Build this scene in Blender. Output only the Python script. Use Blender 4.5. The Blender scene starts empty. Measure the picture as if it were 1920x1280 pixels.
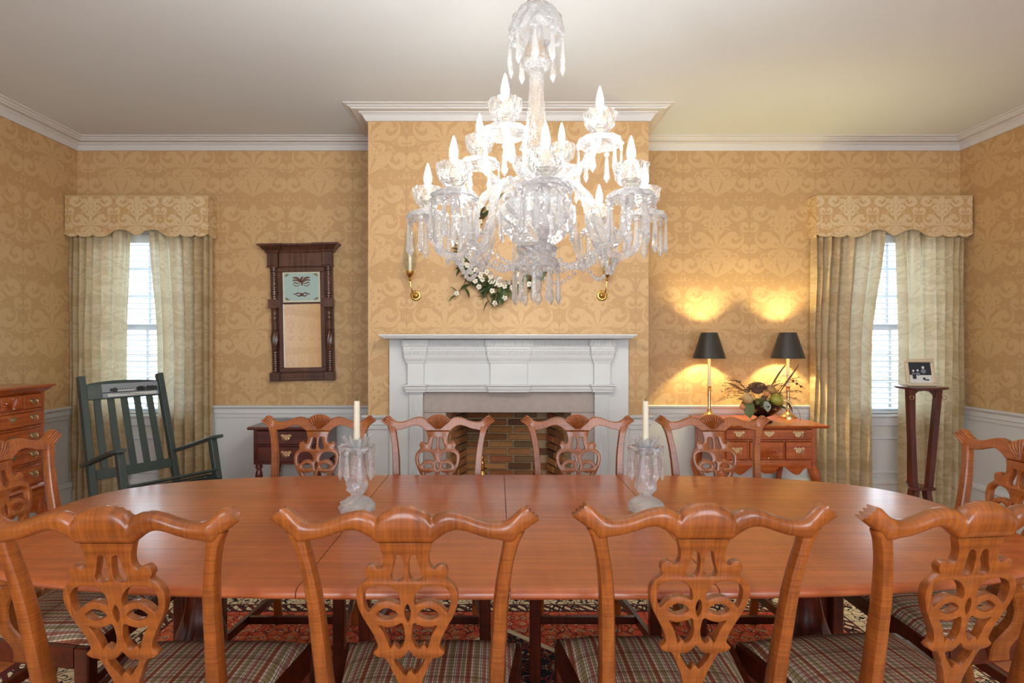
import bpy, bmesh, math, random
from math import sin, cos, pi, atan2, sqrt, radians
from mathutils import Vector, Matrix

random.seed(7)
SC = bpy.context.scene
COL = SC.collection
F = 1066.667          # focal length in pixels of the 1920 px wide frame
VX, VY = 932.0, 640.0  # vanishing point of the room's depth lines
H = 1.35              # eye height

# ---------------------------------------------------------------- camera, world, lights, exposure
cam_d = bpy.data.cameras.new('camera')
cam_d.sensor_width = 36.0
cam_d.lens = 20.0
cam_d.shift_x = (960.0 - VX) / 1920.0
cam_d.clip_start = 0.05
cam = bpy.data.objects.new('camera', cam_d)
COL.objects.link(cam)
cam.location = (0, 0, H)
cam.rotation_euler = (pi / 2, 0, 0)
SC.camera = cam

SC.view_settings.view_transform = 'Standard'
SC.view_settings.look = 'None'
SC.view_settings.gamma = 1.0
SC.view_settings.use_curve_mapping = False
SC.view_settings.exposure = 0.25
SC.cycles.use_denoising = True
SC.cycles.max_bounces = 10
SC.cycles.transmission_bounces = 10
SC.cycles.transparent_max_bounces = 16
SC.cycles.sample_clamp_indirect = 6.0

w = bpy.data.worlds.new('daylight')
SC.world = w
w.use_nodes = True
w.node_tree.nodes['Background'].inputs[0].default_value = (0.78, 0.90, 1.0, 1)
w.node_tree.nodes['Background'].inputs[1].default_value = 4.2


def area_light(name, loc, rot, sx, sy, power, color):
    d = bpy.data.lights.new(name, 'AREA')
    d.shape = 'RECTANGLE'
    d.size, d.size_y = sx, sy
    d.energy = power
    d.color = color
    o = bpy.data.objects.new(name, d)
    COL.objects.link(o)
    o.location = loc
    o.rotation_euler = rot
    return o


FRONT_Y = -2.60
FRONT_WINDOWS = [(-0.9, 1.8), (1.8, 1.8)]     # x, width of unseen windows behind the camera, sized for the fill light
WIN = [(-2.74, 0.385), (3.08, 0.385)]                      # x, half width of the two back-wall windows
WZ0, WZ1, YB, WT = 0.79, 2.20, 4.37, 0.16
for lx, ly, lr, lw, lh, lz in [(cx, YB + WT + 0.02, -90, hw * 2, WZ1 - WZ0, (WZ0 + WZ1) / 2) for cx, hw in WIN] + \
        [(wx, FRONT_Y - WT - 0.02, 90, ww, 2.1, 1.55) for wx, ww in FRONT_WINDOWS]:
    pl = area_light('daylight_portal', (lx, ly, lz), (radians(lr), 0, 0), lw, lh, 1, (1, 1, 1))
    pl.data.cycles.is_portal = True               # lets the sky in through each opening
for wx, ww in FRONT_WINDOWS:                      # added area lights outside the unseen front windows fill the room
    area_light('window_daylight', (wx, FRONT_Y - WT - 0.06, 1.55), (radians(90), 0, 0), ww, 2.1, 38, (0.86, 0.94, 1.0))

BULB_STRENGTH = 390.0
LAMP_STRENGTH = 1850.0


# ---------------------------------------------------------------- helpers
def lin(c):
    c = c / 255.0
    return c / 12.92 if c <= 0.04045 else ((c + 0.055) / 1.055) ** 2.4


def rgb(r, g, b):
    return (lin(r), lin(g), lin(b), 1.0)


def P(px, py, Z):
    """image position at depth Z -> room x, y, z (used only to take measurements)"""
    return ((px - VX) / F * Z, Z, H - (py - VY) / F * Z)


def crom(pts, n=6, closed=True):
    out = []
    N = len(pts)
    rng = range(N) if closed else range(N - 1)
    for i in rng:
        if closed:
            p0, p1, p2, p3 = pts[(i - 1) % N], pts[i], pts[(i + 1) % N], pts[(i + 2) % N]
        else:
            p0, p1, p2, p3 = pts[max(i - 1, 0)], pts[i], pts[i + 1], pts[min(i + 2, N - 1)]
        for k in range(n):
            t = k / n
            out.append(tuple(0.5 * (2 * b + (c - a) * t + (2 * a - 5 * b + 4 * c - d) * t * t + (3 * b - a - 3 * c + d) * t ** 3)
                             for a, b, c, d in zip(p0, p1, p2, p3)))
    if not closed:
        out.append(tuple(pts[-1]))
    return out


class MB:
    """collects geometry for ONE mesh"""

    def __init__(s):
        s.v, s.f, s.m = [], [], []
        s.mi = 0

    def add(s, vs, fs):
        b = len(s.v)
        s.v += [tuple(p) for p in vs]
        for f in fs:
            s.f.append(tuple(b + i for i in f))
            s.m.append(s.mi)
        return s

    def box(s, x0, x1, y0, y1, z0, z1, ch=0.0):
        if ch > 0:
            return s.cbox(x0, x1, y0, y1, z0, z1, ch)
        v = [(x0, y0, z0), (x1, y0, z0), (x1, y1, z0), (x0, y1, z0), (x0, y0, z1), (x1, y0, z1), (x1, y1, z1), (x0, y1, z1)]
        return s.add(v, [(0, 3, 2, 1), (4, 5, 6, 7), (0, 1, 5, 4), (1, 2, 6, 5), (2, 3, 7, 6), (3, 0, 4, 7)])

    def cbox(s, x0, x1, y0, y1, z0, z1, c):
        """box with chamfered edges"""
        c = min(c, (x1 - x0) / 2.01, (y1 - y0) / 2.01, (z1 - z0) / 2.01)
        v = []
        for (zz, i) in ((z0, c), (z0 + c, 0), (z1 - c, 0), (z1, c)):
            a0, a1, b0, b1 = x0 + i, x1 - i, y0 + i, y1 - i
            k = c if i == 0 else c * 0.6
            v += [(a0 + k, b0, zz), (a1 - k, b0, zz), (a1, b0 + k, zz), (a1, b1 - k, zz),
                  (a1 - k, b1, zz), (a0 + k, b1, zz), (a0, b1 - k, zz), (a0, b0 + k, zz)]
        fs = [tuple(range(7, -1, -1)), tuple(range(24, 32))]
        for r in range(3):
            for i in range(8):
                j = (i + 1) % 8
                fs.append((r * 8 + i, r * 8 + j, r * 8 + 8 + j, r * 8 + 8 + i))
        return s.add(v, fs)

    def rings(s, rings, closed=True, caps=True):
        n = len(rings[0])
        v = [p for r in rings for p in r]
        fs = []
        for r in range(len(rings) - 1):
            for i in range(n if closed else n - 1):
                j = (i + 1) % n
                fs.append((r * n + i, r * n + j, (r + 1) * n + j, (r + 1) * n + i))
        if caps and closed:
            fs.append(tuple(range(n - 1, -1, -1)))
            fs.append(tuple(range((len(rings) - 1) * n, len(rings) * n)))
        return s.add(v, fs)

    def lathe(s, prof, seg=20, c=(0, 0, 0), caps=True, cut=0.0, ph=0.0):
        """prof: (radius, z) pairs; cut: facet depth of alternating cuts"""
        R = []
        for k, (r, z) in enumerate(prof):
            ring = []
            for i in range(seg):
                a = 2 * pi * i / seg + ph
                rr = r * (1 + (cut if (i + k) % 2 else -cut))
                ring.append((c[0] + rr * cos(a), c[1] + rr * sin(a), c[2] + z))
            R.append(ring)
        return s.rings(R, True, caps)

    def tube(s, path, rad, seg=8, caps=True, twist=0.0, star=0.0):
        pts = [Vector(p) for p in path]
        n = len(pts)
        R = []
        up = None
        for i in range(n):
            t = (pts[min(i + 1, n - 1)] - pts[max(i - 1, 0)]).normalized()
            if up is None:
                up = Vector((0, 0, 1)) if abs(t.z) < 0.9 else Vector((0, 1, 0))
            side = t.cross(up)
            if side.length < 1e-6:
                side = t.cross(Vector((1, 0, 0)))
            side.normalize()
            up = side.cross(t).normalized()
            r = rad[i] if isinstance(rad, (list, tuple)) else rad
            ring = []
            for k in range(seg):
                a = 2 * pi * k / seg + twist * i
                rr = r * (1 + (star if k % 2 else -star))
                ring.append(tuple(pts[i] + side * (cos(a) * rr) + up * (sin(a) * rr)))
            R.append(ring)
        return s.rings(R, True, caps)

    def bar(s, path, wid, hei, up=(0, 0, 1), ch=0.25):
        """rectangular bar with clipped corners swept along a path"""
        pts = [Vector(p) for p in path]
        n = len(pts)
        U0 = Vector(up)
        R = []
        for i in range(n):
            t = (pts[min(i + 1, n - 1)] - pts[max(i - 1, 0)]).normalized()
            sd = t.cross(U0)
            if sd.length < 1e-5:
                sd = Vector((1, 0, 0))
            sd.normalize()
            u = sd.cross(t).normalized()
            a = (wid[i] if isinstance(wid, (list, tuple)) else wid) / 2
            b = (hei[i] if isinstance(hei, (list, tuple)) else hei) / 2
            c = ch * min(a, b)
            R.append([tuple(pts[i] + sd * p + u * q) for p, q in
                      ((a, -b + c), (a, b - c), (a - c, b), (-a + c, b), (-a, b - c), (-a, -b + c), (-a + c, -b), (a - c, -b))])
        return s.rings(R)

    def ball(s, c, r, seg=12, rng=8, sz=(1, 1, 1)):
        prof = [(max(1e-4, sin(pi * k / rng)), -cos(pi * k / rng)) for k in range(rng + 1)]
        R = [[(c[0] + r * sz[0] * q * cos(2 * pi * i / seg), c[1] + r * sz[1] * q * sin(2 * pi * i / seg), c[2] + r * sz[2] * z)
              for i in range(seg)] for q, z in prof]
        return s.rings(R)

    def grid(s, fn, nu, nv):
        v = [fn(i / nu, j / nv) for j in range(nv + 1) for i in range(nu + 1)]
        fs = [(j * (nu + 1) + i, j * (nu + 1) + i + 1, (j + 1) * (nu + 1) + i + 1, (j + 1) * (nu + 1) + i)
              for j in range(nv) for i in range(nu)]
        return s.add(v, fs)

    def prism(s, poly, fn, a, b):
        """convex-ish polygon extruded: fn(p, t) maps a 2-D point and a height a..b to 3-D"""
        n = len(poly)
        v = [fn(p, a) for p in poly] + [fn(p, b) for p in poly]
        fs = [tuple(range(n - 1, -1, -1)), tuple(range(n, 2 * n))]
        for i in range(n):
            j = (i + 1) % n
            fs.append((i, j, n + j, n + i))
        return s.add(v, fs)

    def sweep(s, prof, path, closed=False):
        """prof: (out, z) closed polygon; path: list of (x, y, nx, ny) where (nx, ny) is the mitre offset for out = 1"""
        R = [[(x + nx * o, y + ny * o, z) for o, z in prof] for x, y, nx, ny in path]
        return s.rings(R, True, not closed)

    def xf(s, M, start=0):
        for i in range(start, len(s.v)):
            s.v[i] = tuple(M @ Vector(s.v[i]))
        return s

    def merge(s, o, M=None):
        b = len(s.v)
        s.v += [tuple(M @ Vector(p)) for p in o.v] if M else list(o.v)
        s.f += [tuple(b + i for i in f) for f in o.f]
        s.m += list(o.m)
        return s

    def mesh(s, name, mats, smooth=35):
        me = bpy.data.meshes.new(name)
        me.from_pydata(s.v, [], s.f)
        for m in (mats if isinstance(mats, (list, tuple)) else [mats]):
            me.materials.append(m)
        me.polygons.foreach_set('material_index', s.m)
        bm = bmesh.new()
        bm.from_mesh(me)
        bmesh.ops.recalc_face_normals(bm, faces=bm.faces)
        bm.to_mesh(me)
        bm.free()
        if smooth:
            me.shade_smooth()
            me.set_sharp_from_angle(angle=radians(smooth))
        me.update()
        return me


def put(name, mb, mats, parent=None, smooth=35, loc=None, rot=None):
    me = mb if isinstance(mb, bpy.types.Mesh) else mb.mesh(name, mats, smooth)
    o = bpy.data.objects.new(name, me)
    COL.objects.link(o)
    if parent is not None:
        o.parent = parent
    if loc is not None:
        o.location = loc
    if rot is not None:
        o.rotation_euler = rot
    return o


def tag(o, label=None, cat=None, group=None, kind=None):
    if label:
        o['label'] = label
    if cat:
        o['category'] = cat
    if group:
        o['group'] = group
    if kind:
        o['kind'] = kind
    return o


def thing(name, label, cat, loc=(0, 0, 0), rz=0.0, group=None):
    o = bpy.data.objects.new(name, None)
    o.empty_display_size = 0.1
    COL.objects.link(o)
    o.location = loc
    o.rotation_euler = (0, 0, rz)
    return tag(o, label, cat, group)


def struct(name, mb, mats, parent=None, smooth=35):
    o = put(name, mb, mats, parent, smooth)
    o['kind'] = 'structure'
    return o


def copy_tree(o, parent=None):
    c = o.copy()
    COL.objects.link(c)
    c.parent = parent
    for ch in list(o.children):
        copy_tree(ch, c)
    return c


def filled(outer, holes, ext, bev, fn, name='shape', mats=None, smooth=40, bres=2):
    """flat shape with holes, given thickness and softened edges, mapped to 3-D by fn"""
    cu = bpy.data.curves.new(name, 'CURVE')
    cu.dimensions = '2D'
    cu.fill_mode = 'BOTH'
    cu.extrude = ext
    cu.bevel_depth = bev
    cu.bevel_resolution = bres
    cu.offset = -bev
    for pts in [outer] + list(holes):
        sp = cu.splines.new('POLY')
        sp.points.add(len(pts) - 1)
        for p, q in zip(sp.points, pts):
            p.co = (q[0], q[1], 0, 1)
        sp.use_cyclic_u = True
    ob = bpy.data.objects.new(name, cu)
    COL.objects.link(ob)
    dg = bpy.context.evaluated_depsgraph_get()
    dg.update()
    me = bpy.data.meshes.new_from_object(ob.evaluated_get(dg))
    bpy.data.objects.remove(ob)
    bpy.data.curves.remove(cu)
    for v in me.vertices:
        v.co = fn(v.co.x, v.co.y, v.co.z)
    bm = bmesh.new()
    bm.from_mesh(me)
    bmesh.ops.remove_doubles(bm, verts=bm.verts, dist=1e-5)
    bmesh.ops.recalc_face_normals(bm, faces=bm.faces)
    bm.to_mesh(me)
    bm.free()
    me.materials.clear()
    for m in (mats if isinstance(mats, (list, tuple)) else [mats]):
        me.materials.append(m)
    me.shade_smooth()
    me.set_sharp_from_angle(angle=radians(smooth))
    return me


# ---------------------------------------------------------------- materials
def new_mat(name):
    m = bpy.data.materials.new(name)
    m.use_nodes = True
    nt = m.node_tree
    nt.nodes.clear()
    out = nt.nodes.new('ShaderNodeOutputMaterial')
    return m, nt, out


def principled(nt, out=None, **kw):
    b = nt.nodes.new('ShaderNodeBsdfPrincipled')
    for k, v in kw.items():
        k = k.replace('_', ' ')
        if hasattr(v, 'links') or isinstance(v, bpy.types.NodeSocket):
            nt.links.new(v, b.inputs[k])
        else:
            b.inputs[k].default_value = v
    if out:
        nt.links.new(b.outputs[0], out.inputs[0])
    return b


def plain(name, col, rough=0.5, metal=0.0, var=0.06, scale=30, bump=0.0, **kw):
    """base colour with a little procedural mottling and relief"""
    m, nt, out = new_mat(name)
    tc = nt.nodes.new('ShaderNodeTexCoord')
    no = nt.nodes.new('ShaderNodeTexNoise')
    no.inputs['Scale'].default_value = scale
    no.inputs['Detail'].default_value = 4
    nt.links.new(tc.outputs['Object'], no.inputs['Vector'])
    mx = nt.nodes.new('ShaderNodeMix')
    mx.data_type = 'RGBA'
    nt.links.new(no.outputs['Fac'], mx.inputs['Factor'])
    mx.inputs[6].default_value = tuple(c * (1 - var) for c in col[:3]) + (1,)
    mx.inputs[7].default_value = tuple(min(1, c * (1 + var)) for c in col[:3]) + (1,)
    b = principled(nt, out, Base_Color=mx.outputs[2], Roughness=rough, Metallic=metal, **kw)
    if bump:
        bp = nt.nodes.new('ShaderNodeBump')
        bp.inputs['Strength'].default_value = bump
        bp.inputs['Distance'].default_value = 0.004
        nt.links.new(no.outputs['Fac'], bp.inputs['Height'])
        nt.links.new(bp.outputs[0], b.inputs['Normal'])
    return m


class X:
    """arithmetic on node sockets"""

    def __init__(s, nt, so):
        s.nt, s.so = nt, so

    def op(s, o, *a, clamp=False):
        n = s.nt.nodes.new('ShaderNodeMath')
        n.operation = o
        n.use_clamp = clamp
        for i, q in enumerate((s,) + a):
            if isinstance(q, X):
                s.nt.links.new(q.so, n.inputs[i])
            else:
                n.inputs[i].default_value = q
        return X(s.nt, n.outputs[0])

    def __add__(s, o): return s.op('ADD', o)
    __radd__ = __add__
    def __sub__(s, o): return s.op('SUBTRACT', o)
    def __rsub__(s, o): return (s * -1.0) + o
    def __mul__(s, o): return s.op('MULTIPLY', o)
    __rmul__ = __mul__
    def __truediv__(s, o): return s.op('DIVIDE', o)
    def lt(s, o): return s.op('LESS_THAN', o)
    def gt(s, o): return s.op('GREATER_THAN', o)
    def max(s, o): return s.op('MAXIMUM', o)
    def min(s, o): return s.op('MINIMUM', o)
    def sin(s): return s.op('SINE')
    def cos(s): return s.op('COSINE')
    def abs(s): return s.op('ABSOLUTE')
    def sqrt(s): return s.op('SQRT')
    def frac(s): return s.op('FRACT')
    def pp(s, o): return s.op('PINGPONG', o)
    def mod(s, o): return s.op('FLOORED_MODULO', o)
    def at2(s, o): return s.op('ARCTAN2', o)

    def soft(s, a, b):
        """0 below a, 1 above b"""
        n = s.nt.nodes.new('ShaderNodeMapRange')
        n.interpolation_type = 'SMOOTHSTEP'
        s.nt.links.new(s.so, n.inputs['Value'])
        n.inputs['From Min'].default_value = a
        n.inputs['From Max'].default_value = b
        return X(s.nt, n.outputs[0])


def coords(nt, kind='Object'):
    tc = nt.nodes.new('ShaderNodeTexCoord')
    sp = nt.nodes.new('ShaderNodeSeparateXYZ')
    nt.links.new(tc.outputs[kind], sp.inputs[0])
    return [X(nt, sp.outputs[i]) for i in range(3)]


def combine(nt, a, b, c=0.0):
    n = nt.nodes.new('ShaderNodeCombineXYZ')
    for i, q in enumerate((a, b, c)):
        if isinstance(q, X):
            nt.links.new(q.so, n.inputs[i])
        else:
            n.inputs[i].default_value = q
    return n.outputs[0]


def noise(nt, vec, scale, detail=3, rough=0.5, dist=0.0):
    n = nt.nodes.new('ShaderNodeTexNoise')
    n.inputs['Scale'].default_value = scale
    n.inputs['Detail'].default_value = detail
    n.inputs['Roughness'].default_value = rough
    n.inputs['Distortion'].default_value = dist
    nt.links.new(vec, n.inputs['Vector'])
    return X(nt, n.outputs['Fac'])


def mixc(nt, fac, a, b):
    n = nt.nodes.new('ShaderNodeMix')
    n.data_type = 'RGBA'
    if isinstance(fac, X):
        nt.links.new(fac.so, n.inputs['Factor'])
    else:
        n.inputs['Factor'].default_value = fac
    for i, q in ((6, a), (7, b)):
        if isinstance(q, bpy.types.NodeSocket):
            nt.links.new(q, n.inputs[i])
        else:
            n.inputs[i].default_value = q
    return n.outputs[2]


def bump(nt, bsdf, h, strength=0.2, dist=0.002):
    b = nt.nodes.new('ShaderNodeBump')
    b.inputs['Strength'].default_value = strength
    b.inputs['Distance'].default_value = dist
    nt.links.new(h.so, b.inputs['Height'])
    nt.links.new(b.outputs[0], bsdf.inputs['Normal'])


def damask(nt, u, v, W=0.508, V=0.62):
    """mirrored leaf-and-scroll repeat, 0 = ground, 1 = figure"""
    k = W / 0.508
    u = u.pp(W / 2) * (1 / k)
    v = v.mod(V * k) * (1 / k)

    def polar(cx, cy):
        dx, dy = u - cx, v - cy
        return (dx * dx + dy * dy).sqrt(), dx.at2(dy)
    out = None

    def put_(m):
        nonlocal out
        out = m if out is None else out.max(m)
    # palmette fan
    r, a = polar(0, 0.03)
    lob = (a * 8.0).cos()
    put_((r / (lob * 0.05 + 0.175)).soft(1.0, 0.93) * a.abs().soft(1.25, 1.1) * lob.soft(-0.95, -0.55))
    # leaf spray above the fan
    r, a = polar(0, 0.25)
    lob = (a * 10.0).cos()
    put_((r / (lob * 0.03 + 0.10)).soft(1.0, 0.9) * lob.soft(-0.9, -0.4))
    # basket of flowers
    r, a = polar(0, 0.47)
    put_((r / ((a * 7.0).cos() * 0.018 + 0.105)).soft(1.0, 0.93) * ((r * 150.0).sin() + (a * 9.0).sin()).soft(-1.3, -0.7))
    # scrolls
    for cx, cy, R, sg, tw in ((0.135, 0.33, 0.082, 1, 70.0), (0.195, 0.13, 0.07, -1, 78.0), (0.165, 0.53, 0.072, -1, 75.0),
                              (0.225, 0.42, 0.045, 1, 95.0), (0.075, 0.205, 0.04, -1, 110.0), (0.23, 0.255, 0.04, 1, 110.0)):
        r, a = polar(cx, cy)
        sp = (a * float(sg) + r * tw).sin()
        put_(r.soft(R, R * 0.9) * sp.soft(-0.55, -0.2))
    # small filler leaves
    nz = noise(nt, combine(nt, u * 22.0, v * 22.0), 1.0, 2, 0.5, 0.8)
    put_(nz.soft(0.57, 0.60) * 0.8)
    vein = (noise(nt, combine(nt, u * 9.0, v * 9.0), 1.0, 2, 0.5, 1.5) * 14.0).frac()
    vein = (vein - 0.5).abs().lt(0.085)
    return out * (1.0 - vein * 0.55)


def wallpaper(name, along, c0, c1, off=0.0):
    m, nt, out = new_mat(name)
    x, y, z = coords(nt)
    u = (x if along == 'x' else y) + (10.0 + off)
    v = z + 0.05
    d = damask(nt, u, v)
    fine = noise(nt, combine(nt, u, v), 260, 2)
    big = noise(nt, combine(nt, u, v), 1.2, 2)
    fac = d * 0.62 + 0.12 + (fine - 0.5) * 0.5 + (big - 0.5) * 0.3
    col = mixc(nt, fac.op('ADD', 0.0, clamp=True), c0, c1)
    seam = (u + 0.254).pp(0.254).lt(0.0012)
    col = mixc(nt, seam * 0.35, col, (0.12, 0.07, 0.03, 1))
    b = principled(nt, out, Base_Color=col, Roughness=0.55)
    bump(nt, b, d, 0.12, 0.001)
    return m


def fabric(name, c0, c1, W, V, transl=0.3, along='x', amount=0.8, glowc=None):
    """woven damask cloth that lets some light through"""
    m, nt, out = new_mat(name)
    x, y, z = coords(nt)
    u = (x if along == 'x' else y) + 10.0
    d = damask(nt, u, z, W, V)
    slub = noise(nt, combine(nt, u * 18.0, z * 160.0), 1.0, 3)
    fac = d * amount + (slub - 0.5) * 0.4
    col = mixc(nt, fac.op('ADD', 0.0, clamp=True), c0, c1)
    b = principled(nt, None, Base_Color=col, Roughness=0.75)
    bump(nt, b, slub, 0.12, 0.001)
    t = nt.nodes.new('ShaderNodeBsdfTranslucent')
    if glowc:
        t.inputs['Color'].default_value = glowc
    else:
        nt.links.new(col, t.inputs['Color'])
    ms = nt.nodes.new('ShaderNodeMixShader')
    ms.inputs[0].default_value = transl
    nt.links.new(b.outputs[0], ms.inputs[1])
    nt.links.new(t.outputs[0], ms.inputs[2])
    nt.links.new(ms.outputs[0], out.inputs[0])
    return m


def wood(name, c0, c1, along='z', figure=0.5, rough=0.28, coat=0.5, fs=60, gs=1.0, coatr=0.12):
    """figured wood: long grain along one axis, curly stripes across it"""
    m, nt, out = new_mat(name)
    x, y, z = coords(nt)
    a = {'x': (x, y, z), 'y': (y, x, z), 'z': (z, x, y)}[along]
    grain = noise(nt, combine(nt, a[0] * (2.5 * gs), a[1] * (60.0 * gs), a[2] * (60.0 * gs)), 1.0, 4, 0.6, 0.3)
    curl = noise(nt, combine(nt, a[0] * float(fs), a[1] * 7.0, a[2] * 7.0), 1.0, 2, 0.5, 0.6)
    cloud = noise(nt, combine(nt, a[0] * 3.0, a[1] * 6.0, a[2] * 6.0), 1.0, 2)
    fac = grain * (1.0 - figure) + curl * figure + (cloud - 0.5) * 0.5
    col = mixc(nt, fac.soft(0.28, 0.74), c0, c1)
    b = principled(nt, out, Base_Color=col, Roughness=rough, Coat_Weight=coat, Coat_Roughness=coatr)
    bump(nt, b, grain, 0.02, 0.0005)
    return m


WHITE = plain('white_paint', rgb(212, 213, 212), 0.42, 0, 0.02, 6)
CEIL = plain('ceiling_paint', rgb(218, 228, 234), 0.8, 0, 0.02, 3)
PAPER_X = wallpaper('damask_wallpaper', 'x', rgb(186, 147, 98), rgb(208, 173, 124))
PAPER_Y = wallpaper('damask_wallpaper_side', 'y', rgb(186, 147, 98), rgb(208, 173, 124), 0.1)
MAPLE_Z = wood('curly_maple_upright', rgb(122, 60, 17), rgb(174, 95, 35), 'z', 0.45, rough=0.34, coat=0.35, fs=190)
MAPLE_X = wood('curly_maple_cross', rgb(120, 59, 17), rgb(174, 95, 35), 'x', 0.5, rough=0.34, coat=0.35, fs=150)
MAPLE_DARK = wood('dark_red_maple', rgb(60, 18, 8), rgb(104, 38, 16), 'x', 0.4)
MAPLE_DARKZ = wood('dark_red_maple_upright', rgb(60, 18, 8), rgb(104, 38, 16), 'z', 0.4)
TABLE_TOP = wood('table_maple', rgb(162, 76, 32), rgb(196, 104, 50), 'x', 0.25, rough=0.34, coat=0.6, fs=30, gs=0.8, coatr=0.2)
CHERRY = wood('cherry', rgb(144, 62, 20), rgb(196, 102, 44), 'x', 0.3, rough=0.3)
CHERRY_Z = wood('cherry_upright', rgb(144, 62, 20), rgb(196, 102, 44), 'z', 0.3, rough=0.3)
MAHOG = wood('mahogany', rgb(62, 22, 16), rgb(100, 40, 30), 'x', 0.2, rough=0.32)
MAHOG_Z = wood('mahogany_upright', rgb(62, 22, 16), rgb(100, 40, 30), 'z', 0.2, rough=0.32)
WALNUT = wood('walnut', rgb(60, 34, 24), rgb(104, 66, 50), 'z', 0.2, rough=0.35, coat=0.3)
BRASS = plain('brass', rgb(212, 172, 96), 0.22, 1.0, 0.05, 40)
PALEBRASS = plain('pale_brass', rgb(230, 205, 160), 0.25, 1.0, 0.05, 60)
STEEL = plain('steel', rgb(150, 140, 125), 0.3, 1.0, 0.05, 40)
BLACKGREEN = plain('dark_green_paint', rgb(62, 74, 70), 0.38, 0, 0.12, 40)
CANDLE = plain('candle_wax', rgb(238, 228, 205), 0.45, 0, 0.02, 20, Subsurface_Weight=0.25, Subsurface_Radius=(0.01, 0.006, 0.004))
BLINDW = plain('blind_white', rgb(232, 236, 240), 0.5, 0, 0.02, 8)


def crystal(name, tint=(0.98, 0.99, 1.0), clear=0.20, milk=0.15, frost=0.75):
    """lead crystal: refraction with clear and slightly frosted cuts"""
    m, nt, out = new_mat(name)
    g = nt.nodes.new('ShaderNodeBsdfGlass')
    g.inputs['Color'].default_value = tint + (1,)
    g.inputs['IOR'].default_value = 1.52
    g.inputs['Roughness'].default_value = 0.02
    t = nt.nodes.new('ShaderNodeBsdfTransparent')
    t.inputs['Color'].default_value = (0.96, 0.97, 0.98, 1)
    f = nt.nodes.new('ShaderNodeBsdfTranslucent')
    f.inputs['Color'].default_value = (0.95, 0.96, 0.98, 1)
    tc = nt.nodes.new('ShaderNodeTexCoord')
    vo = nt.nodes.new('ShaderNodeTexVoronoi')
    vo.inputs['Scale'].default_value = 90
    nt.links.new(tc.outputs['Object'], vo.inputs['Vector'])
    bp = nt.nodes.new('ShaderNodeBump')
    bp.inputs['Strength'].default_value = 0.35
    bp.inputs['Distance'].default_value = 0.004
    nt.links.new(vo.outputs['Distance'], bp.inputs['Height'])
    nt.links.new(bp.outputs[0], g.inputs['Normal'])
    a = nt.nodes.new('ShaderNodeMixShader')
    a.inputs[0].default_value = clear
    nt.links.new(g.outputs[0], a.inputs[1])
    nt.links.new(t.outputs[0], a.inputs[2])
    d = nt.nodes.new('ShaderNodeBsdfDiffuse')
    d.inputs['Color'].default_value = (0.95, 0.97, 1.0, 1)
    fd = nt.nodes.new('ShaderNodeMixShader')
    fd.inputs[0].default_value = frost
    nt.links.new(f.outputs[0], fd.inputs[1])
    nt.links.new(d.outputs[0], fd.inputs[2])
    b = nt.nodes.new('ShaderNodeMixShader')
    b.inputs[0].default_value = milk
    nt.links.new(a.outputs[0], b.inputs[1])
    nt.links.new(fd.outputs[0], b.inputs[2])
    nt.links.new(b.outputs[0], out.inputs[0])
    return m


CRYSTAL = crystal('lead_crystal')
CRYSTAL_C = crystal('clear_crystal', (1.0, 1.0, 1.0), 0.32, 0.035, 0.8)
CRYSTAL_T = crystal('cut_crystal', (1.0, 1.0, 1.0), 0.05, 0.25, 0.8)


def pane_glass(name):
    m, nt, out = new_mat(name)
    t = nt.nodes.new('ShaderNodeBsdfTransparent')
    t.inputs['Color'].default_value = (0.95, 0.97, 0.97, 1)
    g = nt.nodes.new('ShaderNodeBsdfGlossy')
    g.inputs['Roughness'].default_value = 0.02
    fr = nt.nodes.new('ShaderNodeLayerWeight')
    fr.inputs['Blend'].default_value = 0.3
    fac = X(nt, fr.outputs['Facing']).op('POWER', 3.0) * 0.45 + 0.02
    ms = nt.nodes.new('ShaderNodeMixShader')
    nt.links.new(fac.so, ms.inputs[0])
    nt.links.new(t.outputs[0], ms.inputs[1])
    nt.links.new(g.outputs[0], ms.inputs[2])
    nt.links.new(ms.outputs[0], out.inputs[0])
    return m


GLASS = pane_glass('window_glass')


def glow(name, col, strength):
    m, nt, out = new_mat(name)
    e = nt.nodes.new('ShaderNodeEmission')
    e.inputs[0].default_value = col
    e.inputs[1].default_value = strength
    nt.links.new(e.outputs[0], out.inputs[0])
    return m


BULB = glow('candle_bulb_glow', (1.0, 0.94, 0.85, 1), BULB_STRENGTH)
LAMPGLOW = glow('lamp_bulb_glow', (1.0, 0.84, 0.40, 1), LAMP_STRENGTH)
# ================================================================ the room
XL, XR, YF = -3.225, 3.556, 3.785
BL, BR = -0.858, 1.0075
ZC = 2.89
RAIL = 0.862


def wallpiece(mb, x0, x1, y0, y1, z0, z1):
    """box split at the chair rail: white dado below, paper above"""
    zs = 0.80
    if z0 < zs:
        mb.mi = 0
        mb.box(x0, x1, y0, y1, z0, min(zs, z1))
    if z1 > zs:
        mb.mi = 1
        mb.box(x0, x1, y0, y1, max(zs, z0), z1)


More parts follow.
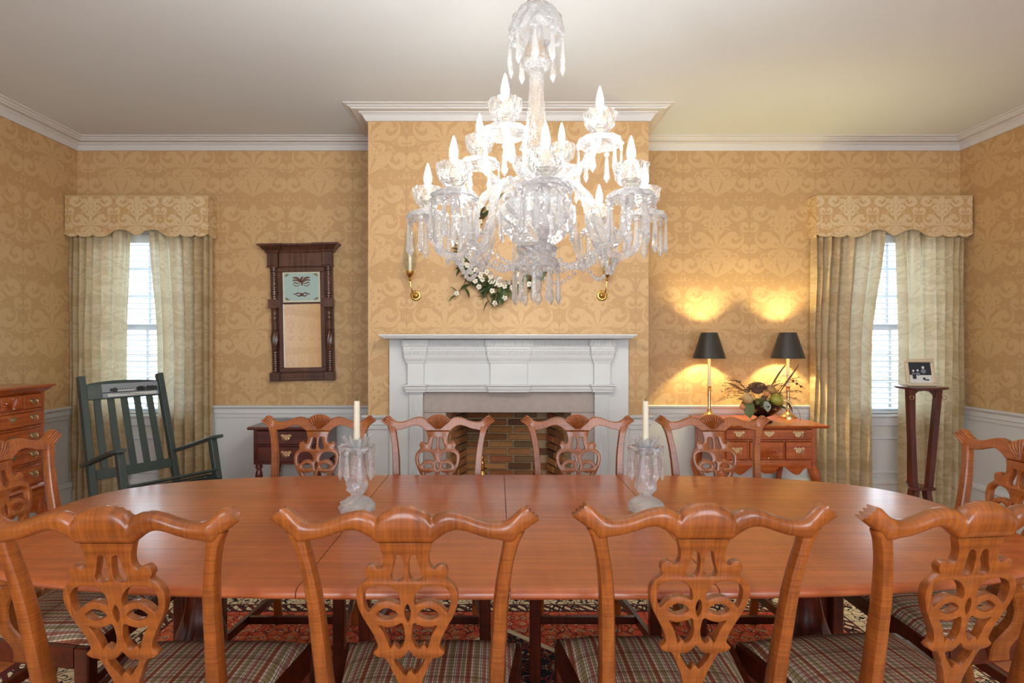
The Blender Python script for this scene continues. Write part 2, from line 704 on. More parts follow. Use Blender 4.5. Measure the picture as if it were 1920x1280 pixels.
# floor of individual boards running across the room
FLOORW = [wood('floor_board_wood_%d' % i, rgb(150 + 8 * i, 78 + 6 * i, 34 + 4 * i), rgb(196 + 6 * i, 118 + 6 * i, 62 + 4 * i), 'x', 0.1, rough=0.3, coat=0.3)
          for i in range(3)]
fl = MB().box(XL - WT, XR + WT, FRONT_Y - WT, YB + WT, -0.12, -0.022)
floor = struct('floor', fl, plain('subfloor', rgb(70, 40, 20), 0.8))
bw = 0.134
nb = int((YB - FRONT_Y) / bw) + 1
board = [MB().cbox(XL, XR, 0, bw - 0.003, -0.022, 0.0, 0.0015).mesh('plank', FLOORW[i]) for i in range(3)]
for i in range(nb):
    y = FRONT_Y + i * bw
    if y + bw > YB + 0.001:
        break
    put('plank', board[random.randrange(3)], None, floor, loc=(0, y, 0))

cl = MB().box(XL - WT, XR + WT, FRONT_Y - WT, YB + WT, ZC, ZC + 0.1)
struct('ceiling', cl, CEIL)

# window openings of the back wall
mb = MB()
xs = [XL - WT]
for cx, hw in WIN:
    xs += [cx - hw, cx + hw]
xs.append(XR + WT)
for i in range(0, len(xs), 2):
    wallpiece(mb, xs[i], xs[i + 1], YB, YB + WT, -0.02, ZC)
for cx, hw in WIN:
    mb.mi = 0
    mb.box(cx - hw, cx + hw, YB, YB + WT, -0.02, WZ0)
    mb.mi = 1
    mb.box(cx - hw, cx + hw, YB, YB + WT, WZ1, ZC)
struct('wall_back', mb, [WHITE, PAPER_X])
mb = MB()
wallpiece(mb, XL - WT, XL, FRONT_Y, YB, -0.02, ZC)
struct('wall_left', mb, [WHITE, PAPER_Y])
mb = MB()
wallpiece(mb, XR, XR + WT, FRONT_Y, YB, -0.02, ZC)
struct('wall_right', mb, [WHITE, PAPER_Y])
mb = MB()
xs = [XL - WT]
for wx, ww in FRONT_WINDOWS:
    xs += [wx - ww / 2, wx + ww / 2]
xs.append(XR + WT)
for i in range(0, len(xs), 2):
    wallpiece(mb, xs[i], xs[i + 1], FRONT_Y - WT, FRONT_Y, -0.02, ZC)
for wx, ww in FRONT_WINDOWS:
    wallpiece(mb, wx - ww / 2, wx + ww / 2, FRONT_Y - WT, FRONT_Y, -0.02, 0.5)
    mb.mi = 1
    mb.box(wx - ww / 2, wx + ww / 2, FRONT_Y - WT, FRONT_Y, 2.6, ZC)
struct('wall_front', mb, [WHITE, PAPER_X])

# chimney breast, hollow behind the fire opening
OX0, OX1, OZ = -0.338, 0.489, 0.880
mb = MB()
wallpiece(mb, BL, OX0, YF, YF + 0.10, -0.02, ZC)
wallpiece(mb, OX1, BR, YF, YF + 0.10, -0.02, ZC)
mb.mi = 1
mb.box(OX0, OX1, YF, YF + 0.10, OZ, ZC)
wallpiece(mb, BL, BL + 0.1, YF + 0.10, YB, -0.02, ZC)
wallpiece(mb, BR - 0.1, BR, YF + 0.10, YB, -0.02, ZC)
struct('wall_chimney', mb, [WHITE, PAPER_X])


def mitred(pts, closed=False):
    n = len(pts)
    out = []

    def nrm(a, b):
        d = Vector((b[0] - a[0], b[1] - a[1])).normalized()
        return Vector((d.y, -d.x))
    for i in range(n):
        if closed or 0 < i < n - 1:
            n1 = nrm(pts[i - 1], pts[i])
            n2 = nrm(pts[i], pts[(i + 1) % n])
            m = (n1 + n2) / (1 + n1.dot(n2))
        elif i == 0:
            m = nrm(pts[0], pts[1])
        else:
            m = nrm(pts[-2], pts[-1])
        out.append((pts[i][0], pts[i][1], m.x, m.y))
    return out


LOOP = [(XL, FRONT_Y), (XL, YB), (BL, YB), (BL, YF), (BR, YF), (BR, YB), (XR, YB), (XR, FRONT_Y)]
CROWN = [(0.0, 2.8125), (0.012, 2.8125), (0.016, 2.820), (0.022, 2.826), (0.030, 2.842), (0.042, 2.852), (0.050, 2.854), (0.052, 2.860),
         (0.094, 2.862), (0.096, 2.868), (0.108, 2.872), (0.116, 2.880), (0.132, 2.883), (0.136, 2.889), (0.0, 2.889)]
mb = MB()
path = mitred(LOOP, True)
mb.sweep(CROWN, path + [path[0]])
struct('trim_1', mb, WHITE, smooth=20)

RAILP = [(0.0, 0.768), (0.010, 0.768), (0.012, 0.795), (0.018, 0.800), (0.018, 0.832), (0.024, 0.840), (0.034, 0.848), (0.036, 0.859), (0.032, RAIL), (0.0, RAIL)]
BASEP = [(0.0, 0.0), (0.018, 0.0), (0.018, 0.255), (0.027, 0.262), (0.024, 0.280), (0.010, 0.300), (0.0, 0.300)]
MX0, MX1 = -0.7125, 0.869       # outer edges of the mantel backing
CAS = 0.085                     # width of the window casing
lw_r = WIN[0][0] + WIN[0][1] + CAS
rw_l = WIN[1][0] - WIN[1][1] - CAS
k = 1
for pts in ([(XL, FRONT_Y), (XL, YB)], [(lw_r, YB), (BL, YB), (BL, YF), (MX0, YF)], [(MX1, YF), (BR, YF), (BR, YB), (rw_l, YB)], [(XR, YB), (XR, FRONT_Y)]):
    k += 1
    mb = MB()
    mb.sweep(RAILP, mitred(pts))
    struct('trim_%d' % k, mb, WHITE, smooth=20)
for nm, pts in (('left', [(XL, FRONT_Y), (XL, YB), (BL, YB), (BL, YF), (MX0, YF)]), ('right', [(MX1, YF), (BR, YF), (BR, YB), (XR, YB), (XR, FRONT_Y)])):
    mb = MB()
    mb.sweep(BASEP, mitred(pts))
    struct('baseboard_' + nm, mb, WHITE, smooth=20)

# ---------------------------------------------------------------- windows with blinds
SASH = plain('sash_white', rgb(214, 218, 222), 0.4, 0, 0.02, 6)
for wi, (cx, hw) in enumerate(WIN):
    win = thing('window_%d' % (wi + 1), None, None, (cx, YB, 0))
    win['kind'] = 'structure'
    c = MB()
    for sgn in (-1, 1):
        a, b = sorted((sgn * hw, sgn * (hw + CAS)))
        c.cbox(a, b, -0.022, 0, WZ0, WZ1 + CAS, 0.004)
    c.cbox(-hw, hw, -0.022, 0, WZ1, WZ1 + CAS, 0.004)
    put('casing', c, SASH, win)
    put('sill', MB().cbox(-hw - CAS - 0.03, hw + CAS + 0.03 if wi == 0 else hw + 0.085, -0.030, 0.0, WZ0 - 0.022, WZ0, 0.006), SASH, win)
    put('apron', MB().cbox(-hw - CAS + 0.02, hw + CAS - 0.02, -0.018, 0, WZ0 - 0.085, WZ0 - 0.022, 0.004), SASH, win)
    pf = MB()
    for (x0, x1, z0, z1) in ((-hw, hw, 0.60, 0.622), (-hw, hw, 0.34, 0.362), (-hw, -hw + 0.022, 0.362, 0.60), (hw - 0.022, hw, 0.362, 0.60)):
        pf.cbox(x0, x1, -0.012, 0, z0, z1, 0.004)
    put('panel_moulding', pf, SASH, win)
    jb = MB()
    for sgn in (-1, 1):
        a, b = sorted((sgn * hw, sgn * (hw - 0.02)))
        jb.box(a, b, 0.0, WT, WZ0, WZ1)
    jb.box(-hw + 0.02, hw - 0.02, 0.0, WT, WZ1 - 0.02, WZ1)
    put('jamb', jb, SASH, win)
    zm = 1.467
    iw = hw - 0.022
    for (z0, z1, yy, nm) in ((WZ0 + 0.002, zm + 0.02, 0.085, 'lower_sash'), (zm - 0.02, WZ1 - 0.022, 0.118, 'upper_sash')):
        s = MB()
        fr = 0.045
        s.box(-iw, -iw + fr, yy, yy + 0.03, z0, z1)
        s.box(iw - fr, iw, yy, yy + 0.03, z0, z1)
        s.box(-iw + fr, iw - fr, yy, yy + 0.03, z0, z0 + fr)
        s.box(-iw + fr, iw - fr, yy, yy + 0.03, z1 - 0.04, z1)
        rows = 3
        gz0, gz1 = z0 + fr, z1 - 0.04
        s.box(-0.011, 0.011, yy + 0.004, yy + 0.026, gz0, gz1)
        for r in range(1, rows):
            zz = gz0 + (gz1 - gz0) * r / rows
            s.box(-iw + fr, iw - fr, yy + 0.005, yy + 0.025, zz - 0.01, zz + 0.01)
        so = put(nm, s, SASH, win, smooth=0)
        pw, ph = iw - fr - 0.011, (gz1 - gz0) / rows - 0.02
        pm = MB().box(-pw / 2, pw / 2, 0, 0.003, -ph / 2, ph / 2).mesh('pane', GLASS, 0)
        for r in range(rows):
            for sx in (-1, 1):
                put('pane', pm, None, so, loc=(sx * (0.011 + pw / 2), yy + 0.0135, gz0 + (gz1 - gz0) * (r + 0.5) / rows))
    side = ('left', 'right')[wi]
    bl = thing('window_blind', ('white slatted blind in the window behind the dark green rocking chair',
                                'white slatted blind in the window beside the tall plant stand')[wi], 'blind', (cx, YB + 0.052, 0), 0, 'white slatted window blinds')
    put('headrail', MB().cbox(-iw + 0.004, iw - 0.004, -0.03, 0.025, WZ1 - 0.085, WZ1 - 0.022, 0.004), BLINDW, bl)
    nsl = 32
    zt, zb = WZ1 - 0.105, WZ0 + 0.04
    tilt = radians(13)
    sl = MB()
    sl.rings([[(x, 0.024 * q * cos(tilt), 0.0035 * (1 - q * q) + 0.024 * q * sin(tilt) + dz) for q, dz in
               ((-1, 0), (-0.5, 0), (0, 0), (0.5, 0), (1, 0), (1, 0.0022), (0.5, 0.0022), (0, 0.0022), (-0.5, 0.0022), (-1, 0.0022))] for x in (-iw + 0.006, iw - 0.006)])
    sm = sl.mesh('slat', BLINDW)
    for i in range(nsl):
        put('slat', sm, None, bl, loc=(0, 0, zt + (zb - zt) * i / (nsl - 1)))
    put('bottom_rail', MB().cbox(-iw + 0.006, iw - 0.006, -0.022, 0.022, WZ0 + 0.004, WZ0 + 0.022, 0.003), BLINDW, bl)
    cd = MB()
    for xx in (-0.22, 0.22):
        for yy in (-0.026, 0.026):
            cd.box(xx - 0.001, xx + 0.001, yy - 0.001, yy + 0.001, WZ0 + 0.01, WZ1 - 0.06)
    put('ladder_cord', cd, BLINDW, bl, smooth=0)

# ---------------------------------------------------------------- fireplace
mant = thing('fireplace_mantel', 'white classical fireplace mantel with dentilled frieze around mauve slate slabs', 'mantel', (0.077, YF, 0))
ox, oy = 0.077, YF


def L(x0, x1, y0, y1, z0, z1):
    return (x0 - ox, x1 - ox, y0 - oy, y1 - oy, z0, z1)


sx0, sx1 = -0.490, 0.647
mb = MB()
mb.cbox(*L(MX0, sx0, YF - 0.03, YF, 0, 1.367), 0.003)
mb.cbox(*L(sx1, MX1, YF - 0.03, YF, 0, 1.367), 0.003)
mb.cbox(*L(sx0, sx1, YF - 0.03, YF, 1.016, 1.367), 0.003)
put('backing', mb, WHITE, mant)
PB = [(-0.585, -0.478), (-0.045, 0.198), (0.632, 0.739)]
for (a, b) in (PB[0], PB[2]):
    p = MB()
    p.box(*L(a, b, YF - 0.062, YF - 0.03, 0.0, 0.12))
    p.box(*L(a + 0.008, b - 0.008, YF - 0.055, YF - 0.03, 0.12, 1.022))
    nf = 7
    for i in range(nf):
        xx = a + 0.014 + (b - a - 0.028) * i / (nf - 1)
        p.tube([(xx - ox, -0.055, 0.14), (xx - ox, -0.055, 0.985)], 0.0052, 6)
    put('pilaster', p, WHITE, mant)
p = MB()
p.box(*L(PB[0][0], PB[2][1], YF - 0.05, YF - 0.03, 1.022, 1.362))
put('frieze', p, WHITE, mant, smooth=0)
for (a, b) in PB:
    put('frieze_block', MB().cbox(*L(a, b, YF - 0.078, YF - 0.05, 1.060, 1.225), 0.002), WHITE, mant)
y1, y2 = YF - 0.078, YF - 0.05
plan = [(PB[0][0], YF - 0.03), (PB[0][0], y1), (PB[0][1], y1), (PB[0][1], y2), (PB[1][0], y2), (PB[1][0], y1), (PB[1][1], y1), (PB[1][1], y2),
        (PB[2][0], y2), (PB[2][0], y1), (PB[2][1], y1), (PB[2][1], YF - 0.03)]
plan = [(x - ox, y - oy) for x, y in plan]
put('architrave_moulding', MB().sweep([(-0.01, 1.020), (0.010, 1.020), (0.011, 1.034), (0.016, 1.038), (0.018, 1.056), (0.026, 1.062), (0.026, 1.071), (-0.01, 1.071)],
                                      mitred(plan)), WHITE, mant, smooth=20)
put('capital_moulding', MB().sweep([(-0.01, 1.211), (0.006, 1.211), (0.007, 1.222), (0.012, 1.232), (0.017, 1.246), (0.018, 1.262), (0.0195, 1.264), (0.0195, 1.284),
                                    (0.023, 1.287), (0.024, 1.316), (0.028, 1.320), (0.030, 1.358), (0.034, 1.362), (-0.01, 1.362)], mitred(plan)), WHITE, mant, smooth=20)


def along(plan_, pitch, out):
    P2 = [Vector((x + nx * out, y + ny * out)) for x, y, nx, ny in mitred(plan_)]
    for i in range(len(P2) - 1):
        d = P2[i + 1] - P2[i]
        n = max(1, int(d.length / pitch))
        for q in range(n):
            yield P2[i] + d * ((q + 0.5) / n), d.normalized()


dn, rp, pg = MB(), MB(), MB()
for c_, d in along(plan, 0.0125, 0.031):
    n_ = Vector((d.y, -d.x))
    dn.tube([(c_.x, c_.y, 1.322), (c_.x, c_.y, 1.356)], 0.0042, 5)
for c_, d in along(plan, 0.0135, 0.024):
    pg.ball((c_.x, c_.y, 1.302), 0.0052, 6, 4)
for c_, d in along(plan, 0.0145, 0.021):
    rp.tube([(c_.x - d.x * 0.006, c_.y - d.y * 0.006, 1.266), (c_.x + d.x * 0.006, c_.y + d.y * 0.006, 1.282)], 0.0045, 5)
tag(put('reeding', dn, WHITE, mant), kind='stuff')
tag(put('bead_row', pg, WHITE, mant), kind='stuff')
tag(put('rope_moulding', rp, WHITE, mant), kind='stuff')
sh = MB()


def rect(x0, x1, y0, z):
    return [(x0 - ox, 0, z), (x0 - ox, y0 - oy, z), (x1 - ox, y0 - oy, z), (x1 - ox, 0, z)]


sh.rings([rect(-0.742 + i, 0.880 - i, 3.570 + i, z) for i, z in ((0.034, 1.366), (0.020, 1.371), (0.020, 1.376), (0.008, 1.379), (0.006, 1.385), (0.0, 1.388), (0.0, 1.395))])
put('mantel_shelf', sh, WHITE, mant, smooth=20)

SLATE = plain('mauve_slate', rgb(172, 158, 150), 0.55, 0, 0.16, 26, bump=0.15)
put('lintel_slab', MB().cbox(*L(sx0 + 0.002, sx1 - 0.002, YF - 0.022, YF - 0.001, OZ, 1.014), 0.002), SLATE, mant)
put('jamb_slab', MB().cbox(*L(sx0 + 0.002, OX0, YF - 0.022, YF - 0.001, 0.03, OZ - 0.001), 0.002), SLATE, mant)
put('jamb_slab', MB().cbox(*L(OX1, sx1 - 0.002, YF - 0.022, YF - 0.001, 0.03, OZ - 0.001), 0.002), SLATE, mant)
put('hearth_slab', MB().cbox(*L(MX0 - 0.02, MX1 + 0.02, 3.34, YF - 0.001, 0.0, 0.028), 0.004), SLATE, mant)

MORTAR = plain('sooty_mortar', rgb(190, 162, 124), 0.9, 0, 0.25, 30, bump=0.4)
BRK = [plain('firebrick_%d' % i, c, 0.85, 0, 0.22, 45, bump=0.5) for i, c in enumerate(
    (rgb(178, 122, 72), rgb(150, 98, 58), rgb(192, 138, 86), rgb(112, 76, 48), rgb(172, 104, 68), rgb(134, 104, 70)))]
fbk = MB()
bx0, bx1, by = -0.235, 0.386, 4.235
fbk.box(bx0, bx1, by + 0.004, by + 0.04, 0, 1.05)
for (a, b) in (((OX0 - 0.004, YF + 0.02), (bx0 - 0.004, by)), ((bx1 + 0.004, by), (OX1 + 0.004, YF + 0.02))):
    d = Vector((b[0] - a[0], b[1] - a[1])).normalized()
    n_ = Vector((-d.y, d.x)) * 0.03
    fbk.prism([a, b, (b[0] + n_.x, b[1] + n_.y), (a[0] + n_.x, a[1] + n_.y)], lambda p, t: (p[0], p[1], t), 0, 1.05)
fbk.prism([(OX0, YF + 0.1), (OX1, YF + 0.1), (bx1, by), (bx0, by)], lambda p, t: (p[0], p[1], t), 0.0, 0.02)
fb = struct('wall_firebox', fbk, MORTAR, smooth=0)
bm_ = [[MB().cbox(-l / 2, l / 2, -0.012, 0.02, 0, 0.042, 0.005).mesh('brick', BRK[i], 30) for i in range(6)] for l in (0.166, 0.076, 0.121)]
course = 0.0545


def lay(a, b, rot):
    d = Vector((b[0] - a[0], b[1] - a[1]))
    ln = d.length
    d.normalize()
    r = 0
    z = 0.022
    while z < 0.985:
        x = 0.0
        first = True
        while x < ln - 0.03:
            want = 0.125 if first and r % 2 else 0.170
            first = False
            rest = ln - x
            if rest < want + 0.004:
                want = 0.080 if rest < 0.12 else (0.125 if rest < 0.170 else 0.170)
                if rest < 0.08:
                    break
            ix = {0.170: 0, 0.080: 1, 0.125: 2}[want]
            c_ = x + want / 2
            dep = random.uniform(-0.004, 0.004)
            n_ = Vector((d.y, -d.x))
            put('brick', bm_[ix][random.choice((0, 0, 1, 1, 2, 3, 4, 5))], None, fb,
                loc=(a[0] + d.x * c_ + n_.x * dep, a[1] + d.y * c_ + n_.y * dep, z), rot=(random.uniform(-.01, .01), 0, rot))
            x += want + 0.011
        z += course
        r += 1


lay((bx0, by - 0.008), (bx1, by - 0.008), 0)
lay((OX0 + 0.012, YF + 0.105), (bx0 + 0.012, by - 0.03), atan2(by - YF - 0.135, bx0 - OX0))
lay((bx1 - 0.012, by - 0.03), (OX1 - 0.012, YF + 0.105), atan2(-(by - YF - 0.135), OX1 - bx1))

# brass andirons
for ax in (-0.096, 0.262):
    an = thing('andiron', 'brass andiron standing %s in the brick fireplace' % ('nearer the mirror side' if ax < 0 else 'nearer the lamp side'), 'andiron', (ax, 3.70, 0.028), 0, 'pair of brass andirons')
    put('column', MB().lathe([(0.010, 0.13), (0.012, 0.16), (0.028, 0.20), (0.014, 0.24), (0.012, 0.33), (0.018, 0.36), (0.034, 0.42), (0.036, 0.45), (0.020, 0.475), (0.012, 0.49)], 14), BRASS, an)
    put('drip_plate', MB().lathe([(0.010, 0.49), (0.030, 0.494), (0.031, 0.499), (0.010, 0.505)], 16), BRASS, an)
    put('finial', MB().lathe([(0.006, 0.503), (0.012, 0.515), (0.015, 0.53), (0.008, 0.545), (0.012, 0.555), (0.013, 0.565), (0.005, 0.578), (0.009, 0.588), (0.006, 0.6), (0.001, 0.612)], 12), BRASS, an)
    for sx in (-1, 1):
        put('foot', MB().bar([(0, 0, 0.14), (sx * 0.05, -0.01, 0.12), (sx * 0.085, -0.02, 0.06), (sx * 0.11, -0.02, 0.006)], 0.016, 0.02), BRASS, an)
    put('log_bar', MB().bar([(0, 0.01, 0.13), (0, 0.28, 0.11), (0, 0.34, 0.10), (0, 0.36, 0.0)], 0.018, 0.02), plain('wrought_iron', rgb(30, 28, 26), 0.6, 0.6), an)
# ================================================================ dining chairs
def ylean(z):
    return -0.22 - max(0.0, z - 0.46) * 0.20


def bp(off, y):
    """measured point on the chair back (offset from its centre line, row) -> chair x, z"""
    s = (920 + y / 3.556 - VY) / F
    z = (1.35 - 1.3692 * s) / (1 - 0.2 * s)
    Zd = 1.168 + (1.006 - z) * 0.2
    return off / 3.556 / F * Zd, z


def plaid(name):
    m, nt, out = new_mat(name)
    x, y, z = coords(nt)
    u = (x + 2.0)
    v = (y + 2.0)
    T = 0.068
    base = rgb(236, 216, 188)
    col = None

    def band(c, t, a, b):
        f = (c * (1 / t)).frac()
        return f.gt(a) * f.lt(b)
    warm = mixc(nt, band(u, T, 0.0, 0.20) * 0.95, base, rgb(168, 90, 52))
    col = mixc(nt, band(u, T, 0.32, 0.50) * 0.9, warm, rgb(146, 128, 76))
    col = mixc(nt, band(u, T, 0.66, 0.78) * 0.85, col, rgb(160, 74, 50))
    col = mixc(nt, band(u, T, 0.86, 0.95) * 0.8, col, rgb(140, 120, 72))
    for a in (0.09, 0.27, 0.55, 0.62, 0.82):
        col = mixc(nt, band(u, T, a, a + 0.035) * 0.75, col, rgb(92, 52, 38))
    for a in (0.05, 0.55):
        col = mixc(nt, band(v, 0.030, a, a + 0.10) * 0.65, col, rgb(96, 54, 40))
    col = mixc(nt, band(v, 0.096, 0.40, 0.56) * 0.4, col, rgb(118, 52, 34))
    weave = noise(nt, combine(nt, u * 300.0, v * 300.0), 1.0, 2)
    col = mixc(nt, (weave - 0.4) * 0.4, col, (0.05, 0.03, 0.02, 1))
    b = principled(nt, out, Base_Color=col, Roughness=0.8)
    bump(nt, b, weave, 0.3, 0.001)
    return m


PLAID = plaid('plaid_seat_cloth')

HALF_SPLAT = [(-180, 352), (-166, 390), (-153, 440), (-152, 482), (-165, 512), (-186, 526), (-200, 512), (-235, 498), (-266, 514), (-277, 550), (-262, 580), (-268, 596),
              (-308, 630), (-333, 672), (-337, 724), (-326, 782), (-300, 842), (-270, 894), (-238, 948), (-214, 1004), (-206, 1046), (-236, 1078), (-226, 1096), (-196, 1112), (-164, 1116),
              (-146, 1136), (-118, 1196), (-92, 1246), (-76, 1292), (-62, 1345), (-60, 1410), (-72, 1490), (-96, 1560), (-112, 1612)]
HOLES_HALF = [
    [(-68, 440), (-45, 434), (-24, 452), (-15, 520), (-19, 580), (-48, 608), (-88, 602), (-104, 575), (-94, 540), (-80, 495)],
    [(-286, 745), (-286, 694), (-260, 655), (-215, 637), (-165, 632), (-108, 645), (-66, 682), (-48, 725), (-52, 762), (-98, 746), (-150, 740), (-200, 756), (-240, 792), (-262, 812), (-277, 785)],
    [(-206, 826), (-180, 800), (-140, 785), (-92, 800), (-66, 828), (-98, 852), (-140, 862), (-180, 852)],
    [(-192, 900), (-150, 912), (-90, 904), (-40, 886), (-26, 930), (-24, 985), (-40, 1032), (-66, 1056), (-86, 1036), (-106, 1030), (-122, 1052), (-136, 1012), (-158, 956)],
]
CENTER_HOLES = [[(0, 755), (-22, 812), (0, 876), (22, 812)],
                [(-104, 1124), (-62, 1120), (-26, 1098), (0, 1066), (26, 1098), (62, 1120), (104, 1124), (58, 1200), (30, 1226), (14, 1205), (-12, 1208), (-26, 1232), (-58, 1196)]]


def bevel_mesh(mb, M=None):
    return mb


def splat_mesh():
    half = crom(HALF_SPLAT, 3, closed=False)
    outer = [bp(*p) for p in half] + [bp(-p[0], p[1]) for p in reversed(half)]
    holes = []
    for h in HOLES_HALF:
        c = crom(h, 3)
        holes.append([bp(*p) for p in c])
        holes.append([bp(-p[0], p[1]) for p in c])
    for h in CENTER_HOLES:
        holes.append([bp(*p) for p in crom(h, 2)])
    return filled(outer, holes, 0.0085, 0.0022, lambda x, y, z: (x, ylean(y) + z, y), 'splat', MAPLE_X, 40, 1)


CREST = [(-800, 128, -892, 213), (-770, 138, -825, 256), (-735, 168, -757, 306), (-700, 194, -722, 345), (-660, 212, -676, 348), (-625, 219, -632, 336), (-555, 216, -555, 324),
         (-475, 195, -500, 308), (-395, 165, -435, 286), (-315, 148, -375, 271), (-265, 151, -318, 273), (-215, 167, -262, 297), (-186, 187, -218, 327)]
LOBE = [(-178, 186, -182, 352), (-160, 164, -162, 352), (-135, 147, -135, 352), (-85, 125, -85, 352), (-40, 115, -40, 352), (0, 112, 0, 352)]


def crest_mesh():
    mb = MB()
    left = crom(CREST, 3, closed=False)
    st = [(s, True) for s in left] + [(s, False) for s in crom(LOBE, 2, closed=False)]
    full = st + [((-s[0], s[1], -s[2], s[3]), w_) for s, w_ in reversed(st[:-1])]
    n = 44
    R = []
    N = len(full)
    for i, (s, wing) in enumerate(full):
        T = Vector((*bp(s[0], s[1]),))
        B = Vector((*bp(s[2], s[3]),))
        off = abs(s[0])
        ear = max(0.0, min(1.0, (off - 690) / 110.0))
        back = (0.024 if wing else 0.027) * (1 - 0.55 * ear)
        front = 0.011
        if not wing:
            back = 0.027
        ring = []
        for k in range(n):
            a = 2 * pi * k / n
            q = cos(a)
            u = 0.5 - 0.5 * math.copysign(abs(q) ** 0.85, q)
            p = T + (B - T) * u
            d = sin(a)
            if d > 0:     # front, towards the seat
                y = front * min(1.0, abs(d) * 2.2)
                if ear > 0.05:
                    y += ear * (0.006 * abs(sin(u * 4 * pi)) - 0.002) + 0.004 * ear
            else:         # rounded back
                y = -back * abs(d) ** 0.75
            x, z = p.x, p.y
            if i in (0, N - 1):
                sc = 0.0048 * abs(sin(u * 4 * pi))
                dirx = -0.75 if i == 0 else 0.75
                x += dirx * sc
                z += 0.6 * sc
            ring.append((x, ylean(z) + y, z))
        R.append(ring)
    mb.rings(R)
    return mb


def shell_mb():
    mb = MB()
    hx, hz = bp(0, 348)
    for k in range(9):
        a = radians(-46 + 92 * k / 8)
        r = 0.0755
        p0 = Vector((hx + sin(a) * 0.010, hz + cos(a) * 0.010))
        p1 = Vector((hx + sin(a) * r, hz + cos(a) * r))
        R = []
        nr = Vector((cos(a), -sin(a)))
        for t, wd, hgt in ((0, 0.0014, 0.004), (0.3, 0.0030, 0.008), (0.65, 0.0050, 0.011), (0.9, 0.0064, 0.011), (1.0, 0.0050, 0.006)):
            c = p0 + (p1 - p0) * t
            ring = []
            for q in range(7):
                b = pi * q / 6
                o = c + nr * (wd * cos(b))
                ring.append((o.x, ylean(o.y) + 0.0095 + hgt * sin(b), o.y))
            R.append(ring)
        mb.rings(R)
    return mb


STILE = [(0.2275, 0.952, 0.040, 0.026), (0.220, 0.932, 0.034, 0.030), (0.214, 0.905, 0.030, 0.031), (0.207, 0.868, 0.030, 0.032), (0.199, 0.800, 0.032, 0.034), (0.195, 0.720, 0.034, 0.036), (0.191, 0.640, 0.036, 0.038),
         (0.189, 0.560, 0.038, 0.040), (0.188, 0.460, 0.040, 0.044), (0.187, 0.380, 0.040, 0.044), (0.186, 0.200, 0.037, 0.040), (0.185, 0.0, 0.034, 0.036)]


def stile_mb(s, wf=1.0):
    R = []
    for x, z, w_, d_ in crom(STILE, 2, closed=False):
        y = ylean(z) if z > 0.40 else -0.22 - (0.40 - z) * 0.20
        ring = []
        a, b = w_ / 2, d_ / 2
        prof = [(-a, b * 0.7), (-a * 0.8, b), (a * 0.8, b), (a, b * 0.7), (a, -b * 0.35), (a * 0.75, -b * 0.8), (a * 0.3, -b), (-a * 0.3, -b), (-a * 0.75, -b * 0.8), (-a, -b * 0.35)]
        for p, q in prof:
            ring.append((s * x * wf + p, y + q, z))
        R.append(ring)
    return MB().rings(R)


